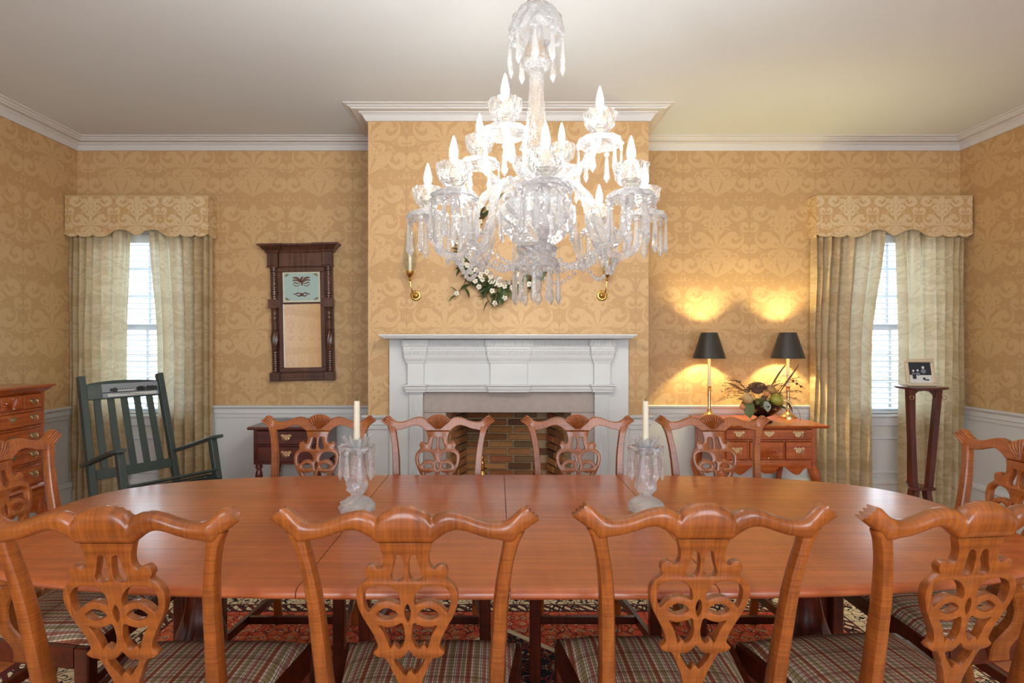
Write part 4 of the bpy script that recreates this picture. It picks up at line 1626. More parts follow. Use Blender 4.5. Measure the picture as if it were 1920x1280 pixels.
for pts in ([(-0.07, -0.02, 0.07), (-0.15, -0.02, 0.125), (-0.205, -0.02, 0.155), (-0.245, -0.02, 0.170)],
            [(0.04, 0, 0.10), (0.085, 0, 0.18), (0.13, 0.0, 0.25), (0.165, 0.0, 0.295)],
            [(0.11, 0, 0.08), (0.17, 0, 0.17), (0.22, 0, 0.24), (0.26, 0, 0.30)]):
    pc = crom(pts, 4, closed=False)
    n_ = len(pc) - 1
    put('feather', MB().tube(pc, [0.0015 + 0.0045 * sin(pi * min(1, (i / n_) * 0.9 + 0.02)) for i in range(n_ + 1)], 6), FEATH, ar)
for i in range(40):
    a = random.choice((random.uniform(2.3, 3.9), random.uniform(-0.7, 0.8), random.uniform(0, 6.28)))
    ln = random.uniform(0.12, 0.26)
    d = Vector((cos(a), sin(a) * 0.5 - 0.1, random.uniform(0.0, 1.3))).normalized()
    p0 = Vector((0.06 * cos(a), 0.05 * sin(a), 0.05))
    pts = [p0, p0 + d * ln * 0.4 + Vector((0, 0, 0.01)), p0 + d * ln * 0.75, p0 + d * ln + Vector((cos(a) * 0.03, 0, -0.03))]
    mb = MB().tube(crom([tuple(q) for q in pts], 3, closed=False), 0.0011, 4)
    for k in range(6):
        q = pts[2] + (pts[3] - pts[2]) * random.random() + Vector((random.uniform(-.008, .008), random.uniform(-.008, .008), random.uniform(-.006, .01)))
        mb.ball(tuple(q), 0.0028, 5, 4)
    put('twig', mb, TWIG, ar)
for p in ((0.245, 0.0, 0.165), (0.275, 0.0, 0.145), (0.215, -0.01, 0.185)):
    put('berry', MB().ball(p, 0.009, 10, 7), plain('berry', rgb(110, 64, 40), 0.4), ar)
put('twig', MB().tube(crom([(0.08, 0, 0.08), (0.16, 0, 0.165), (0.23, 0, 0.172), (0.30, 0, 0.130)], 4, closed=False), 0.0016, 5), TWIG, ar)
put('twig', MB().tube(crom([(0.12, -0.06, 0.03), (0.19, -0.07, 0.015), (0.225, -0.07, -0.03), (0.232, -0.07, -0.085)], 4, closed=False), 0.0014, 5), TWIG, ar)


def fruit(name, label, p, r, col, sz=(1, 1, 0.9)):
    mb = MB()
    seg, rn = 18, 12
    R = []
    for k in range(rn + 1):
        a = pi * k / rn
        q = max(1e-4, sin(a))
        z = -cos(a)
        z = z * (1 - 0.22 * max(0, 1 - q * 2.2) if z > 0 else 1 - 0.12 * max(0, 1 - q * 2.2))
        R.append([(r * sz[0] * q * cos(2 * pi * i / seg), r * sz[1] * q * sin(2 * pi * i / seg), r * sz[2] * z) for i in range(seg)])
    mb.rings(R)
    t = thing(name, label, 'fruit', p)
    put('flesh', mb, col, t)
    put('stem', MB().tube([(0, 0, r * 0.66), (0.001, 0, r * 0.9), (0.003, 0, r * 1.05)], 0.0016, 5), TWIG, t)
    t.rotation_euler = (radians(35), radians(25), 0)
    return t


fruit('apple', 'large green apple at the right front of the dried flowers', (1.902, 3.872, 0.955), 0.044, plain('apple_green', rgb(158, 152, 58), 0.35, 0, 0.18, 18))
fruit('pear', 'tan fruit resting behind the green apple', (1.890, 3.93, 1.018), 0.034, plain('tan_skin', rgb(176, 132, 76), 0.45, 0, 0.2, 25), (1.15, 1, 0.9))
fruit('pomegranate', 'pale tan round fruit left of the hydrangea head', (1.708, 3.880, 0.962), 0.040, plain('pale_tan_skin', rgb(192, 158, 108), 0.6, 0, 0.3, 60, bump=0.5))
fruit('peach', 'small pink peach hanging at the left rim of the bowl', (1.672, 3.872, 0.906), 0.021, plain('peach_skin', rgb(206, 138, 100), 0.5, 0, 0.15, 30))
fruit('peach', 'small orange peach between hydrangea and green apple', (1.832, 3.868, 0.995), 0.022, plain('peach_skin_orange', rgb(200, 134, 84), 0.5, 0, 0.15, 30))

# ---------------------------------------------------------------- plant stand with photograph
ps = thing('plant_stand', 'tall slender mahogany plant stand in front of the right curtain', 'plant stand', (2.96, 3.985, 0))
top = []
for i in range(40):
    a = 2 * pi * i / 40
    r_ = 0.158 * (1 + 0.06 * cos(3 * a + 1.0))
    top.append((r_ * cos(a), r_ * sin(a)))
tm = MB()
tm.rings([[(x * s_, y * s_, z) for x, y in top] for s_, z in ((0.93, 1.020), (0.985, 1.024), (1.0, 1.030), (0.99, 1.036), (0.96, 1.038))])
put('top', tm, MAHOG, ps)
LEGS = [((-0.115, -0.06), (-0.087, -0.06)), ((0.082, -0.06), (0.022, -0.055)), ((0.035, 0.13), (0.015, 0.10))]
for (tx_, ty_), (bx_, by_) in LEGS:
    lg = MB().bar([(tx_, ty_, 1.021), (tx_ + (bx_ - tx_) * 0.5, ty_ + (by_ - ty_) * 0.5, 0.68), (bx_, by_, 0.342)], 0.040, 0.040, up=(0, 1, 0), ch=0.15)
    put('leg', lg, MAHOG_Z, ps)
    o_ = Vector((bx_, by_)).normalized()
    put('foot', MB().bar(crom([(bx_ * 0.75, by_ * 0.75, 0.335), (bx_ * 0.95, by_ * 0.95, 0.25), (bx_ + o_.x * 0.05, by_ + o_.y * 0.05, 0.10), (bx_ + o_.x * 0.08, by_ + o_.y * 0.08, 0.003)], 3, closed=False),
                       0.036, 0.05, up=(0, 1, 0), ch=0.15), MAHOG_Z, ps)
ap = [(-0.095, 1.0215), (-0.095, 0.955), (-0.086, 0.985), (-0.06, 1.006), (-0.02, 1.010), (0.02, 1.006), (0.046, 0.985), (0.058, 0.955), (0.062, 0.955), (0.062, 1.0215)]
put('apron', filled(ap, [], 0.009, 0.001, lambda x, y, z: (x, -0.06 + z, y), 'apron', MAHOG, 30, 1), None, ps)
tri = crom([(-0.122, -0.088), (-0.03, -0.092), (0.050, -0.086), (0.040, 0.03), (0.018, 0.150), (-0.060, 0.04)], 5)
put('shelf', MB().rings([[(x * k_, y * k_, z) for x, y in tri] for k_, z in ((0.94, 0.328), (1.0, 0.333), (1.0, 0.341), (0.96, 0.346))]), MAHOG, ps)
for xx in (-0.118, 0.106):
    put('ring_pull', MB().tube([(xx + 0.014 * cos(2 * pi * i / 14), -0.086, 0.965 + 0.014 * sin(2 * pi * i / 14)) for i in range(15)], 0.0022, 6), PALEBRASS, ps)

SILVERF = plain('pale_frame', rgb(222, 208, 182), 0.3, 0.4, 0.06, 30)
BLK = plain('print_dark', rgb(34, 40, 52), 0.4)
WHT = plain('print_pale', rgb(214, 216, 214), 0.4)
GRY = plain('print_grey', rgb(120, 126, 134), 0.4)
pf = thing('photo_frame', 'pale framed black and white photograph standing on the plant stand', 'picture frame', (2.945, 3.945, 1.039), radians(-8))
tl = Matrix.Rotation(radians(-12), 4, 'X')
f = MB()
W2, H2, bd = 0.094, 0.192, 0.024
for (x0, x1, z0, z1) in ((-W2, W2, 0, bd), (-W2, W2, H2 - bd, H2), (-W2, -W2 + bd, bd, H2 - bd), (W2 - bd, W2, bd, H2 - bd)):
    f.cbox(x0, x1, -0.009, 0.006, z0, z1, 0.004)
put('frame', f.xf(tl), SILVERF, pf)
put('back_board', MB().box(-W2 + bd - .001, W2 - bd + .001, 0.002, 0.005, bd, H2 - bd).xf(tl), BLK, pf, smooth=0)
pr = MB()
a0, a1, c0, c1 = -W2 + bd, W2 - bd, bd, H2 - bd
pr.mi = 0
pr.box(a0, a1, 0.0, 0.002, c0 + 0.055, c1)
pr.mi = 1
pr.box(a0, a1, 0.0, 0.002, c0, c0 + 0.055)
for (x, z, r_) in ((-0.042, 0.085, 0.008), (-0.014, 0.088, 0.008), (0.022, 0.108, 0.010)):
    pr.mi = 1
    pr.ball((x, -0.0004, c0 + z), r_, 8, 6, (0.85, 0.02, 1))
    pr.mi = 2
    pr.ball((x, -0.0001, c0 + z - 0.026), r_ * 1.6, 8, 6, (1, 0.02, 1))
pr.mi = 0
pr.box(-0.05, -0.026, -0.0008, 0.0, c0 + 0.028, c0 + 0.06)
pr.box(0.015, 0.03, -0.0008, 0.0, c0 + 0.02, c0 + 0.038)
pr.box(0.03, 0.052, -0.0008, 0.0, c0 + 0.016, c0 + 0.026)
put('photograph', pr.xf(tl), [BLK, WHT, GRY], pf, smooth=0)
put('easel_leg', MB().bar([(0, 0.035, H2 * 0.7), (0, 0.085, 0.002)], 0.03, 0.004), BLK, pf)

# ---------------------------------------------------------------- rocking chair
rk = thing('rocking_chair', 'dark green painted slat-back rocking chair tilted back before the left window', 'rocking chair', (-2.015, 3.457, 0.037))
TH = radians(15)
rk.rotation_euler = (TH, 0, radians(-122.7))
RR = 1.10
for s in (-1, 1):
    pb = [(s * 0.250, -0.20, 0.10), (s * 0.248, -0.23, 0.42), (s * 0.242, -0.235, 0.80), (s * 0.235, -0.245, 1.195)]
    put('back_post', MB().bar(crom(pb, 4, closed=False), 0.036, 0.048, up=(0, 1, 0), ch=0.2), BLACKGREEN, rk)
    put('front_post', MB().bar([(s * 0.272, 0.205, 0.075), (s * 0.272, 0.215, 0.648)], 0.040, 0.044, up=(0, 1, 0), ch=0.2), BLACKGREEN, rk)
    armp = [(s * 0.262, -0.262, 0.648), (s * 0.275, -0.12, 0.652), (s * 0.285, 0.08, 0.658), (s * 0.288, 0.20, 0.660), (s * 0.288, 0.275, 0.658)]
    put('armrest', MB().bar(crom(armp, 3, closed=False), [0.05] * 4 + [0.058] * 4 + [0.072] * 4 + [0.05], 0.020, ch=0.4), BLACKGREEN, rk)
    arc = [(s * 0.262, y, RR - sqrt(RR * RR - y * y) + 0.022) for y in [-0.58 + 1.02 * i / 16 for i in range(17)]]
    put('rocker', MB().bar(arc, 0.034, 0.044, up=(0, 0, 1), ch=0.2), BLACKGREEN, rk)
    put('seat_rail', MB().bar(crom([(s * 0.250, -0.24, 0.405), (s * 0.252, -0.05, 0.378), (s * 0.258, 0.10, 0.390), (s * 0.260, 0.245, 0.425)], 3, closed=False), 0.026, 0.055, ch=0.2), BLACKGREEN, rk)
    put('side_stretcher', MB().bar([(s * 0.250, -0.19, 0.22), (s * 0.270, 0.20, 0.22)], 0.022, 0.03), BLACKGREEN, rk)
put('front_stretcher', MB().bar([(-0.26, 0.208, 0.30), (0.26, 0.208, 0.30)], 0.024, 0.045), BLACKGREEN, rk)
cr = [(-0.222, 1.045), (0.222, 1.045), (0.222, 1.135)] + [(0.222 * cos(pi * i / 12), 1.135 + 0.028 * sin(pi * i / 12)) for i in range(1, 12)] + [(-0.222, 1.135)]
crr = put('crest_rail', filled(cr, [], 0.009, 0.002, lambda x, y, z: (x, -0.250 + z, y), 'crest_rail', BLACKGREEN, 40), None, rk)
# grey landscape painted on the crest rail
pt = MB()
SKYG, TREEG, ROOFG = plain('scene_sky', rgb(142, 148, 154), 0.4), plain('scene_dark', rgb(48, 52, 54), 0.4), plain('scene_pale', rgb(206, 206, 202), 0.4)


def scene_y(x):
    return -0.250 + 0.0112


def decal(poly, lift):
    pt.prism(poly, lambda p, t: (p[0], scene_y(p[0]) + t, p[1]), lift, lift + 0.0006)


def quadrow(x0, x1, z0, z1, lift, n=8):
    for i in range(n):
        a, b_ = x0 + (x1 - x0) * i / n, x0 + (x1 - x0) * (i + 1) / n
        decal([(a, z0), (b_, z0), (b_, z1), (a, z1)], lift)


pt.mi = 0
quadrow(-0.212, 0.130, 1.052, 1.140, 0.001)
pt.mi = 1
quadrow(-0.212, 0.130, 1.080, 1.086, 0.0016)
pt.mi = 2
quadrow(-0.200, 0.10, 1.056, 1.074, 0.0016)
for i in range(9):
    x = -0.06 + i * 0.016
    pt.mi = 2
    decal([(x, 1.086), (x + 0.012, 1.086), (x + 0.012, 1.098), (x + 0.006, 1.105), (x, 1.098)], 0.0022)
    pt.mi = 1
    decal([(x - 0.001, 1.098), (x + 0.013, 1.098), (x + 0.006, 1.107)], 0.0026)
pt.mi = 1
for tx_, r_ in ((0.055, 0.016), (0.075, 0.012), (-0.085, 0.014), (-0.10, 0.018), (-0.118, 0.015), (-0.15, 0.018), (-0.175, 0.017), (-0.195, 0.014)):
    decal([(tx_ + r_ * cos(2 * pi * i / 10), 1.098 + r_ * sin(2 * pi * i / 10)) for i in range(10)], 0.003)
for i in range(4):
    quadrow(-0.125 + 0.03 * i, -0.06 + 0.045 * i, 1.060 + i * 0.004, 1.0615 + i * 0.004, 0.0024, 3)
put('painted_landscape', pt, [SKYG, TREEG, ROOFG], crr, smooth=0)
put('lower_rail', MB().bar([(-0.236, -0.233, 0.575), (0, -0.243, 0.575), (0.236, -0.233, 0.575)], 0.020, 0.060, ch=0.2), BLACKGREEN, rk)
for i in range(5):
    x = -0.162 + 0.081 * i
    put('back_slat', MB().bar([(x * 1.02, -0.240, 0.600), (x, -0.250, 0.82), (x * 0.97, -0.256, 1.050)], 0.040, 0.011, up=(0, 1, 0), ch=0.3), BLACKGREEN, rk)
for i in range(9):
    t_ = i / 8
    y = -0.205 + 0.435 * t_
    z = 0.438 - 0.030 * sin(pi * min(1, t_ * 1.15 + 0.0)) + 0.020 * t_ * t_
    put('seat_slat', MB().cbox(-0.262 if 0 < i else -0.225, 0.262 if 0 < i else 0.225, y - 0.021, y + 0.021, z - 0.009, z + 0.004, 0.003), BLACKGREEN, rk)

# ---------------------------------------------------------------- wall mirror
mr = thing('wall_mirror', 'dark walnut framed mirror with turned half columns and blue painted panel', 'mirror', (-1.478, YB, 1.05))
mr.rotation_euler = (0, radians(-1.2), 0)
zt = 1.039
bk = MB()
bk.box(-0.238, 0.238, -0.022, -0.002, 0.0, 0.99)
put('back_board', bk, WALNUT, mr, smooth=0)
cn = MB()
plan_m = [(-0.250, 0.0), (-0.250, -0.060), (-0.165, -0.060), (-0.165, -0.042), (0.165, -0.042), (0.165, -0.060), (0.250, -0.060), (0.250, 0.0)]
cn.sweep([(-0.04, 0.975), (0.004, 0.975), (0.010, 0.985), (0.012, 0.992), (0.020, 0.998), (0.034, 1.016), (0.046, 1.024), (0.052, 1.027), (0.054, zt), (-0.04, zt)], mitred(plan_m))
cn.box(-0.25, 0.25, -0.03, 0.0, 0.98, zt - 0.001)
put('cornice', cn, WALNUT, mr, smooth=25)
fzz = MB()
fzz.cbox(-0.165, 0.165, -0.040, -0.020, 0.872, 0.98, 0.003)
put('frieze', fzz, WALNUT, mr)
for s in (-1, 1):
    xc = s * 0.208
    put('frieze_block', MB().cbox(xc - 0.040, xc + 0.040, -0.058, -0.020, 0.878, 0.978, 0.003).cbox(xc - 0.044, xc + 0.044, -0.062, -0.020, 0.866, 0.879, 0.003), WALNUT, mr)
    cp = MB()
    prof = []
    z = 0.866
    while z > 0.630:
        big_ = 0.026 if (0.66 < z < 0.70 or z > 0.84) else 0.0225
        k = int((0.866 - z) / 0.018)
        prof += [(big_, z), (big_, z - 0.010), (0.018 + 0.002 * (k % 2), z - 0.013), (0.018, z - 0.016)]
        z -= 0.018
    cp.lathe(sorted(prof, key=lambda q: -q[1]), 16, (xc, -0.032, 0))
    put('upper_column', cp, WALNUT, mr)
    put('middle_block', MB().cbox(xc - 0.038, xc + 0.038, -0.060, -0.020, 0.556, 0.626, 0.003), WALNUT, mr)
    cq = MB()
    prof = [(0.022, 0.556), (0.026, 0.545), (0.020, 0.535), (0.024, 0.528), (0.024, 0.505), (0.019, 0.500), (0.023, 0.492), (0.023, 0.470), (0.020, 0.462), (0.024, 0.455), (0.023, 0.400), (0.028, 0.390), (0.022, 0.382)]
    cq.lathe(prof, 16, (xc, -0.032, 0))
    R = []
    for i in range(13):
        zz = 0.384 - 0.142 * i / 12
        rr_ = 0.020 + 0.010 * sin(pi * i / 12)
        R.append([(xc + rr_ * (1 + 0.12 * cos(5 * 2 * pi * q / 30 + i * 0.5)) * cos(2 * pi * q / 30), -0.032 + rr_ * (1 + 0.12 * cos(5 * 2 * pi * q / 30 + i * 0.5)) * sin(2 * pi * q / 30), zz) for q in range(30)])
    cq.rings(R)
    prof = [(0.022, 0.243), (0.027, 0.236), (0.020, 0.228)]
    z = 0.226
    while z > 0.085:
        prof += [(0.024, z), (0.024, z - 0.011), (0.019, z - 0.014)]
        z -= 0.017
    prof += [(0.026, 0.078), (0.024, 0.066)]
    cq.lathe(prof, 16, (xc, -0.032, 0))
    put('lower_column', cq, WALNUT, mr)
    put('base_block', MB().cbox(xc - 0.038, xc + 0.038, -0.060, -0.018, 0.0, 0.068, 0.003), WALNUT, mr)
ifr = MB()
for (x0, x1, z0, z1) in ((-0.178, -0.143, 0.10, 0.83), (0.143, 0.178, 0.10, 0.83), (-0.178, 0.178, 0.83, 0.866), (-0.178, 0.178, 0.068, 0.102), (-0.143, 0.143, 0.586, 0.600)):
    ifr.cbox(x0, x1, -0.036, -0.02, z0, z1, 0.004)
put('inner_frame', ifr, WALNUT, mr)
put('bottom_rail', MB().cbox(-0.172, 0.172, -0.046, -0.018, 0.006, 0.062, 0.004).cbox(-0.165, 0.165, -0.050, -0.04, 0.028, 0.040, 0.002), WALNUT, mr)
mm, nt_, out_ = new_mat('silvered_glass')
principled(nt_, out_, Base_Color=(0.86, 0.85, 0.82, 1), Metallic=1.0, Roughness=0.02)
put('mirror_glass', MB().box(-0.146, 0.146, -0.0255, -0.0215, 0.098, 0.590), mm, mr, smooth=0)
pnl = put('painted_panel', MB().box(-0.146, 0.146, -0.0258, -0.0215, 0.596, 0.834), plain('pale_blue_paint', rgb(166, 190, 184), 0.3, 0, 0.03, 12), mr, smooth=0)
og = MB()
CREAM, EAGLE, OCH = plain('panel_cream', rgb(212, 206, 180), 0.4), plain('eagle_brown', rgb(96, 60, 46), 0.4), plain('corner_ochre', rgb(120, 108, 66), 0.4)


def flat(poly, lift=0.0006, y=-0.0258):
    og.prism(poly, lambda p, t: (p[0], y - t, p[1]), 0.0, lift)


def stroke(pts, w_, lift=0.0009):
    c = crom(pts, 4, closed=False)
    for i in range(len(c) - 1):
        a, b_ = Vector(c[i]), Vector(c[i + 1])
        n_ = Vector((-(b_ - a).y, (b_ - a).x)).normalized() * w_ * (0.4 + 0.6 * sin(pi * (i + 0.5) / (len(c) - 1)))
        flat([tuple(a + n_), tuple(a - n_), tuple(b_ - n_), tuple(b_ + n_)], lift)


og.mi = 0
for (x0, x1, z0, z1) in ((-0.142, 0.142, 0.602, 0.612), (-0.142, 0.142, 0.822, 0.832), (-0.142, -0.132, 0.612, 0.822), (0.132, 0.142, 0.612, 0.822)):
    flat([(x0, z0), (x1, z0), (x1, z1), (x0, z1)])
og.mi = 1
for s in (-1, 1):
    stroke([(s * 0.006, 0.755), (s * 0.020, 0.775), (s * 0.042, 0.788), (s * 0.066, 0.786)], 0.008)
    stroke([(s * 0.008, 0.750), (s * 0.030, 0.766), (s * 0.052, 0.770), (s * 0.068, 0.764)], 0.006)
    stroke([(s * 0.010, 0.742), (s * 0.034, 0.744), (s * 0.052, 0.752), (s * 0.060, 0.740)], 0.004)
    stroke([(s * 0.012, 0.734), (s * 0.032, 0.724), (s * 0.052, 0.728), (s * 0.064, 0.738)], 0.003)
    stroke([(s * 0.006, 0.660), (s * 0.026, 0.672), (s * 0.046, 0.662), (s * 0.064, 0.664)], 0.005)
    stroke([(s * 0.006, 0.652), (s * 0.022, 0.646), (s * 0.040, 0.656)], 0.005)
stroke([(0.0, 0.726), (0.004, 0.748), (-0.004, 0.768), (0.004, 0.788), (0.016, 0.790)], 0.009)
flat([(0.016 * cos(2 * pi * i / 12), 0.658 + 0.013 * sin(2 * pi * i / 12)) for i in range(12)], 0.001)
og.mi = 2
for sx in (-1, 1):
    for sz, zc in ((-1, 0.628), (1, 0.806)):
        stroke([(sx * 0.124, zc - sz * 0.012), (sx * 0.118, zc + sz * 0.004), (sx * 0.104, zc + sz * 0.008), (sx * 0.088, zc + sz * 0.004)], 0.004)
        flat([(sx * 0.112 + 0.008 * cos(2 * pi * i / 8), zc + 0.008 * sin(2 * pi * i / 8)) for i in range(8)], 0.001)
put('eagle_ornament', og, [CREAM, EAGLE, OCH], pnl, smooth=0)
# ================================================================ curtains and valances
CURT = fabric('curtain_damask', rgb(198, 168, 124), rgb(230, 210, 174), 0.34, 0.62, 0.30, 'x', 0.6, rgb(236, 238, 216))
VALF = fabric('valance_damask', rgb(196, 158, 108), rgb(220, 198, 158), 0.345, 0.60, 0.02, 'x', 0.8)
VALY = fabric('valance_damask_return', rgb(196, 158, 108), rgb(220, 198, 158), 0.345, 0.60, 0.02, 'y', 0.8)
CORDM = plain('cream_cord', rgb(206, 180, 136), 0.7, 0, 0.1, 60)


def curtain(name_label, xt0, xt1, xm0, xm1, xb0, xb1, Y, folds, seed, side):
    rnd = random.Random(seed)
    ph = [rnd.uniform(0, 6.28) for _ in range(5)]
    cx = (xb0 + xb1) / 2
    z1, z0 = 2.195, 0.012
    zm = 1.30

    def fn(u, v):
        z = z1 + (z0 - z1) * v
        if z > zm:
            k = (z1 - z) / (z1 - zm)
            k = k * k * (3 - 2 * k)
            a, b_ = xt0 + (xm0 - xt0) * k, xt1 + (xm1 - xt1) * k
        else:
            k = (zm - z) / (zm - z0)
            a, b_ = xm0 + (xb0 - xm0) * k, xm1 + (xb1 - xm1) * k
        uu = u ** 0.72 if side < 0 else 1 - (1 - u) ** 0.72
        uu = uu + 0.022 * sin(2 * pi * u + ph[3] + v * 1.1) + 0.012 * sin(7 * u + v * 3.0 + ph[4])
        fine = math.exp(-v * 9)
        w = sin(2 * pi * folds * uu + ph[0] + 0.5 * sin(v * 2 + ph[1]))
        w = 1 - 2 * abs(((folds * uu + ph[0] / 6.28 + 0.08 * sin(v * 2 + ph[1])) % 1.0) * 2 - 1) ** 1.9
        amp = 0.037 + 0.003 * v
        yy = amp * w + 0.003 * sin(2 * pi * folds * 0.43 * uu + ph[2]) + fine * 0.010 * sin(2 * pi * folds * 3 * u)
        return (a + (b_ - a) * (u + 0.028 * sin(2 * pi * (folds * uu + ph[0] / 6.28 + 0.08 * sin(v * 2 + ph[1]))) * sin(pi * u)) - cx, yy, z)
    mb = MB().grid(fn, 110, 44)
    back = MB().grid(lambda u, v: tuple(Vector(fn(u, v)) + Vector((0, 0.0015, 0))), 110, 44)
    o = put('curtain', mb, CURT, None, smooth=80, loc=(cx, Y, 0))
    tag(o, name_label, 'curtain', 'gold damask curtain panels')
    return o


curtain('gold damask curtain panel in the room corner behind the rocking chair', -3.212, -2.757, -3.212, -2.788, -3.210, -2.788, 4.300, 7, 3, -1)
curtain('gold damask curtain panel between the left window and the wall mirror', -2.626, -2.152, -2.578, -2.152, -2.565, -2.150, 4.300, 6, 8, 1)
curtain('gold damask curtain panel beside the lamp, lit by it', 2.384, 2.945, 2.380, 2.850, 2.376, 2.840, 4.297, 7, 5, -1)
curtain('gold damask curtain panel behind the plant stand', 3.030, 3.520, 3.050, 3.520, 3.046, 3.518, 4.297, 7, 12, 1)
for x0, x1, lab in ((-3.19, -2.168, 'white curtain rod under the left valance'), (2.402, 3.52, 'white curtain rod under the right valance')):
    r = put('curtain_rod', MB().tube([(x0, 0, 0), (x1, 0, 0)], 0.010, 10), WHITE, None, loc=(0, 4.300, 2.212))
    tag(r, lab, 'curtain rod')

SC5 = [(0, 405), (20, 397), (40, 384), (62, 370), (85, 362), (108, 358), (130, 358), (152, 361), (172, 368), (192, 381), (212, 396), (232, 407), (252, 412), (280, 414), (304, 412), (322, 404), (333, 394),
       (346, 405), (364, 412), (388, 414), (412, 413), (432, 406), (444, 396), (456, 406), (470, 411), (496, 412), (520, 405), (546, 388)]


def valance(label, x0, x1, side_return):
    """scalloped fabric board, front face .14 m off the wall"""
    cx = (x0 + x1) / 2
    hw = (x1 - x0) / 2
    Yf = 4.232
    sc = hw / 546.0
    zof = lambda q: 2.130 + (414 - q) * 0.000993
    half = [(x * sc, zof(q)) for x, q in SC5]
    zt_ = 2.432
    outer = half + [(hw, zt_), (-hw, zt_)] + [(-x, z) for x, z in reversed(half[1:])]
    t = thing('valance', label, 'valance', (cx, Yf, 0), 0, 'scalloped damask valances')
    me = filled(outer, [], 0.006, 0.003, lambda x, y, z: (x, z + 0.009, y), 'front_board', VALF, 40)
    put('front_board', me, None, t)
    cord = MB()
    full = [(-x, z) for x, z in reversed(half[1:])] + half
    cord.tube([(x, -0.001, z) for x, z in full], 0.0042, 6)
    cord.tube([(-hw, 0.0, zt_), (hw, 0.0, zt_)], 0.0042, 6)
    put('piping', cord, CORDM, t)
    zb_ = half[-1][1]
    for s in (-1, 1):
        a, b_ = sorted((s * hw, s * (hw - 0.014)))
        rb = [(0.016, zb_), (0.05, zb_ - 0.022), (0.10, zb_ - 0.022), (0.137, zb_ - 0.004), (0.137, zt_), (0.016, zt_)]
        mb = MB().prism(rb, lambda p, q: (q, p[0], p[1]), a, b_)
        put('side_return', mb, VALY, t, smooth=0)
        put('piping', MB().tube([(s * hw, 0.008, zt_), (s * hw, 0.137, zt_)], 0.0036, 6).tube([(s * hw, p, q) for p, q in rb[:4]], 0.0036, 6), CORDM, t)
    put('top_board', MB().box(-hw + 0.014, hw - 0.014, 0.016, 0.137, zt_ - 0.016, zt_ - 0.002), VALF, t, smooth=0)


valance('scalloped damask valance above the left window and rocking chair', -3.218, -2.149, 1)
valance('scalloped damask valance above the right window and plant stand', 2.382, 3.540, -1)

# ================================================================ cut crystal
def pendant_mb(ln=0.105, wd=0.022, bead=True, z0=0.0):
    """faceted octagon button with a pointed spear prism hanging below it"""
    mb = MB()
    z = z0
    if bead:
        mb.tube([(0, 0, z), (0, 0, z - 0.004)], 0.0008, 4)
        c = z - 0.013
        R = []
        for y, r in ((-0.005, 0.004), (-0.0025, 0.009), (0.0025, 0.009), (0.005, 0.004)):
            R.append([(r * cos(2 * pi * i / 8), y, c + r * sin(2 * pi * i / 8)) for i in range(8)])
        mb.rings(R)
        z = c - 0.010
        mb.tube([(0, 0, z + 0.002), (0, 0, z - 0.002)], 0.0008, 4)
    h = wd / 2
    secs = [(0.0, 0.25), (0.06, 0.55), (0.70, 1.0), (0.86, 0.72), (0.90, 0.95), (1.0, 0.04)] if ln < 0.08 else [(0.0, 0.22), (0.05, 0.46), (0.66, 0.80), (0.76, 1.0), (0.82, 0.86), (1.0, 0.03)]
    R = []
    for t, k in secs:
        R.append([(k * h * cos(2 * pi * i / 6), k * h * 0.62 * sin(2 * pi * i / 6), z - ln * t) for i in range(6)])
    mb.rings(R)
    return mb


def crystal_lathe(prof, seg=20, cut=0.03, c=(0, 0, 0)):
    return MB().lathe(prof, seg, c, True, cut)


